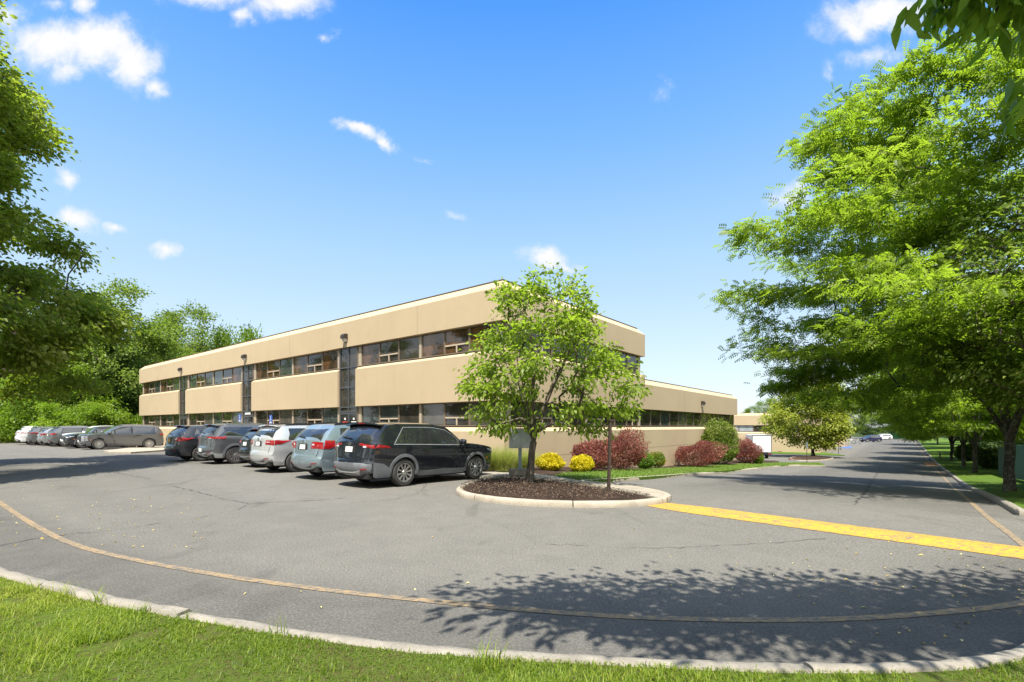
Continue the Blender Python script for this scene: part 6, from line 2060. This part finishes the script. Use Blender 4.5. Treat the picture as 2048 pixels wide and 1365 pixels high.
for s in (-1, 1):
    MB().add([(1.55, s * .957, 1.40), (2.25, s * .957, 1.40), (1.88, s * .957, 1.95), (1.55, s * .957, 1.95)], [(0, 1, 2, 3)]).build('side_window', MT['car_glass'], e)
    MB().box((2.2, s * 1.0 - .06, 1.35), (2.3, s * 1.12 + .02 * s, 1.7) if s > 0 else (2.3, -.94, 1.7)).build('mirror', MT['black_trim'], e)
    MB().box((-3.06, s * .82 - .1, .50), (-3.121, s * .82 + .1, .62)).build('tail_light', MT['tail'], e)
    for xx, yy in ((-1.7, .78), (2.4, .80)):
        wv = MB().lathe([(.05, -.14), (.24, -.14), (.37, -.12), (.39, 0), (.37, .12), (.24, .14), (.05, .14)], n=24, axis='y').build('wheel', MT['tyre'], e, smooth=40, loc=(xx, s * yy, .39))
        MB().lathe([(.001, .05 * s), (.2, .06 * s), (.235, .146 * s)], n=20, axis='y').build('rim', MT['rim'], wv, smooth=30)
MB().add([(2.36, -.85, 1.47), (2.36, .85, 1.47), (1.93, .8, 2.03), (1.93, -.8, 2.03)], [(0, 1, 2, 3)]).build('windscreen', MT['car_glass_clear'], e, loc=(.02, 0, .012))

# do-not-enter sign and the slim post of the turf tip
x, y, z = at(1677, 909, .05)
e = empty('no_entry_sign', (x, y, z), R(-12)); tag(e, 'red and white do not enter sign on a brown post by the road', 'sign')
MB().bar((0, 0, -.1), (0, 0, 2.35), .07, n=6).build('post', MT['brown_post'], e)
MB().box((-.38, -.05, 1.58), (.38, -.035, 2.34)).build('plate', MT['white'], e, bevel=.004)
MB().lathe([(.001, -.008), (.355, -.008), (.355, 0), (.001, 0)], n=32, axis='y').build('red_disc', MT['red'], e, loc=(0, -.051, 1.96))
MB().box((-.26, -.068, 1.91), (.26, -.061, 2.01)).build('white_bar', MT['white'], e)
for t_, zz in (('DO NOT', 2.12), ('ENTER', 1.80)):
    link('lettering', text_mesh('lettering', t_, .13, MT['white']), e, (0, -.064, zz), (R(90), 0, 0))
x, y, z = at(1614, 928, .1)
e = empty('sign_post', (x, y, z), R(15)); tag(e, 'slim brown post with a narrow blue plate at the tip of the turf strip', 'post')
MB().bar((0, 0, -.1), (-.04, 0, 2.0), .055, n=6).build('post', MT['brown_post'], e)
MB().box((-.13, -.04, 1.45), (.03, -.029, 2.0)).build('plate', MT['blue_grey'], e)

# dumpster at the far end
x, y, z = at(1795, 879, 0)
e = empty('dumpster', (x, y, z), R(8)); tag(e, 'dark green dumpster with a pale label at the far end of the road', 'dumpster')
V = [(-1.9, -.9, .15), (1.9, -.9, .15), (1.9, .9, .15), (-1.9, .9, .15), (-2.0, -1.1, 2.0), (2.0, -1.1, 2.0), (2.0, 1.0, 2.3), (-2.0, 1.0, 2.3)]
MB().add(V, [(0, 3, 2, 1), (4, 5, 6, 7), (0, 1, 5, 4), (1, 2, 6, 5), (2, 3, 7, 6), (3, 0, 4, 7)]).build('bin_body', MT['dump'], e, bevel=.03)
MB().add([(-2.03, -1.15, 2.01), (2.03, -1.15, 2.01), (2.03, 1.05, 2.32), (-2.03, 1.05, 2.32), (-2.03, -1.15, 2.08), (2.03, -1.15, 2.08), (2.03, 1.05, 2.39), (-2.03, 1.05, 2.39)], [(0, 3, 2, 1), (4, 5, 6, 7), (0, 1, 5, 4), (1, 2, 6, 5), (2, 3, 7, 6), (3, 0, 4, 7)]).build('lid', MT['black_trim'], e)
for xx in (-1.2, -.4, .4, 1.2): MB().box((xx - .05, -1.10, .3), (xx + .05, -.98, 1.9)).build('rib', MT['dump'], e)
MB().box((-.30, -1.112, 1.05), (.30, -1.075, 1.5)).build('label', MT['white'], e)

# green screen fence on the right verge
e0 = np.array(tn(24, 4.9)); e1 = np.array(tn(46, 4.9)); L_ = float(np.linalg.norm(e1 - e0))
e = empty('screen_fence', (e0[0], e0[1], float(G(*e0)) + .1), math.atan2(e1[1] - e0[1], e1[0] - e0[0])); tag(e, 'dark green screened fence standing behind the nearest right-hand trunk', 'fence')
dzf = float(G(*e1) - G(*e0))
n = 9
for k in range(n + 1):
    zz = dzf * k / n; MB().bar((L_ * k / n, 0, zz - .2), (L_ * k / n, 0, zz + 1.95), .06, n=8).build('post', MT['dump'], e)
V = []
for k in range(n * 4 + 1):
    u = k / (n * 4); o_ = .02 * math.sin(k * 1.7)
    for yy, zz in ((.04 + o_, .05), (.04 + o_ * .5, 1.85), (.052 + o_ * .5, 1.85), (.052 + o_, .05)): V.append((L_ * u, yy, dzf * u + zz))
m4 = n * 4
MB().add(V, [(k * 4 + a, (k + 1) * 4 + a, (k + 1) * 4 + (a + 1) % 4, k * 4 + (a + 1) % 4) for k in range(m4) for a in range(4)]).build('screen', MT['green_mesh'], e, smooth=40)
MB().bar((0, .045, 1.88), (L_, .045, 1.88 + dzf), .05, n=8).build('top_rail', MT['dump'], e)

# short dark bollard on the verge and wooden fence far left
x, y, z = at(1880, 917.5, .15)
e = tag(MB().lathe([(.001, .75), (.05, .74), (.07, .70), (.07, -.1), (.001, -.1)], n=14).build('bollard', MT['brown_post'], None, smooth=40, loc=(x, y, z)), 'short dark bollard standing in the verge turf beyond the near trunks', 'bollard')
f0 = np.array([-62.0, 51.0]); f1 = np.array([-44.5, 55.0]); L_ = float(np.linalg.norm(f1 - f0))
e = empty('wooden_fence', (f0[0], f0[1], float(G(*f0))), math.atan2(f1[1] - f0[1], f1[0] - f0[0])); tag(e, 'weathered board fence under the greenery at the left edge', 'fence')
b = MB(); nb = int(L_ / .16)
for k in range(nb): b.box((k * .16, -.012, .06), (k * .16 + .15, .012, 1.75 + .03 * math.sin(k * 3.1)))
b.build('boards', MT['wood_fence'], e)
for k in range(8): MB().box((L_ * k / 7 - .05, .013, -.2), (L_ * k / 7 + .05, .11, 1.8)).build('post', MT['wood_fence'], e)
for zz in (.4, 1.35): MB().box((0, .0125, zz), (L_, .055, zz + .09)).build('rail', MT['wood_fence'], e)

# brick-red kerb stops and drain at the far bed
MT['brick'] = plain('brick_red', (.24, .10, .06), .85, var=.3, scale=14)
for px, py, w_, lab in ((1570, 905.5, 1.9, 'low brick-red kerb block in front of the low dark green mound'), (1592, 920.5, 1.5, 'low brick-red kerb block at the left end of the oval bed')):
    x, y, z = at(px, py, 0)
    tag(MB().box((-w_ / 2, -.12, -.05), (w_ / 2, .12, .22)).build('kerb_block', MT['brick'], None, bevel=.03, loc=(x, y, z), rot=(0, 0, R(-3))), lab, 'kerb block')
x, y = (1484 - CX) / FPX * 64, 64.0
x, y, z = at(1544, 903, 0)
e = empty('wheelie_bin', (x, y, z), R(20)); tag(e, 'dark green wheelie bin against the single-storey building beside the truck', 'bin')
V = [(-.25, -.28, .06), (.25, -.28, .06), (.25, .28, .06), (-.25, .28, .06), (-.32, -.36, 1.25), (.32, -.36, 1.25), (.32, .36, 1.25), (-.32, .36, 1.25)]
MB().add(V, [(0, 3, 2, 1), (4, 5, 6, 7), (0, 1, 5, 4), (1, 2, 6, 5), (2, 3, 7, 6), (3, 0, 4, 7)]).build('bin_body', MT['dump'], e, bevel=.02)
MB().box((-.34, -.40, 1.255), (.34, .38, 1.33)).build('lid', MT['black_trim'], e, bevel=.02)
for s in (-1, 1): MB().lathe([(.001, -.03), (.11, -.03), (.11, .03), (.001, .03)], n=16, axis='x').build('wheel', MT['tyre'], e, loc=(s * .27, .3, .11))

# two bicycles left at the far end of the drive
def bicycle(px, py, rz, label, m):
    x, y, z = at(px, py, 0)
    e = empty('bicycle', (x, y, z), rz); tag(e, label, 'bicycle', 'bicycles by the navy SUV')
    for xx in (-.52, .52):
        wv = MB().lathe([(.315, -.018), (.34, -.02), (.345, 0), (.34, .02), (.315, .018), (.315, -.018)], n=24, axis='y').build('wheel', MT['tyre'], e, smooth=40, loc=(xx, 0, .345))
        sp = MB()
        for k in range(10): sp.bar((0, 0, 0), (.32 * math.cos(k * .628), 0, .32 * math.sin(k * .628)), .012)
        sp.build('spokes', MT['rim'], wv)
    f = MB()
    A_, B_, C_, D_ = (-.52, 0, .345), (-.08, 0, .30), (-.22, 0, .82), (.38, 0, .86)
    for p, q in ((A_, B_), (A_, C_), (B_, C_), (B_, D_), (C_, D_), (D_, (.52, 0, .345)), (D_, (.34, 0, 1.0))): f.bar(p, q, .05, n=6)
    f.build('bike_frame', m, e)
    MB().bar((.34, -.28, 1.02), (.34, .28, 1.02), .04, n=6).build('handlebar', MT['black_trim'], e)
    MB().box((-.36, -.07, .88), (-.10, .07, .95)).build('saddle', MT['black_trim'], e, bevel=.02)
    e.scale = (1.25, 1.25, 1.25)
bicycle(1700, 888.5, R(-10), 'pale bicycle standing left of the navy SUV', MT['white'])
bicycle(1714, 888.5, R(12), 'second bicycle, between the pale one and the navy SUV', MT['steel'])

# pale vehicles glimpsed under the far trees
for px, lab, key in ((1765, 'white car glimpsed between the navy SUV and the dumpster', 'white'), (1828, 'white car glimpsed right of the dumpster', 'white'), (1852, 'silver car glimpsed at the far right end of the road', 'silver2')):
    d = 135
    x = (px - CX) / FPX * d
    Car('parked_car', lab, (x, d), R(178), PT[key], L=4.6, W=1.85, H=1.6, WB=2.7, ro=.95, r=.35, lean=.5, zt=1.12, zb=1.05, xws=.5, zc=1.1, zh=1.0, tail='small', doors=(-.35, .62), group='cars glimpsed at the far end of the road')
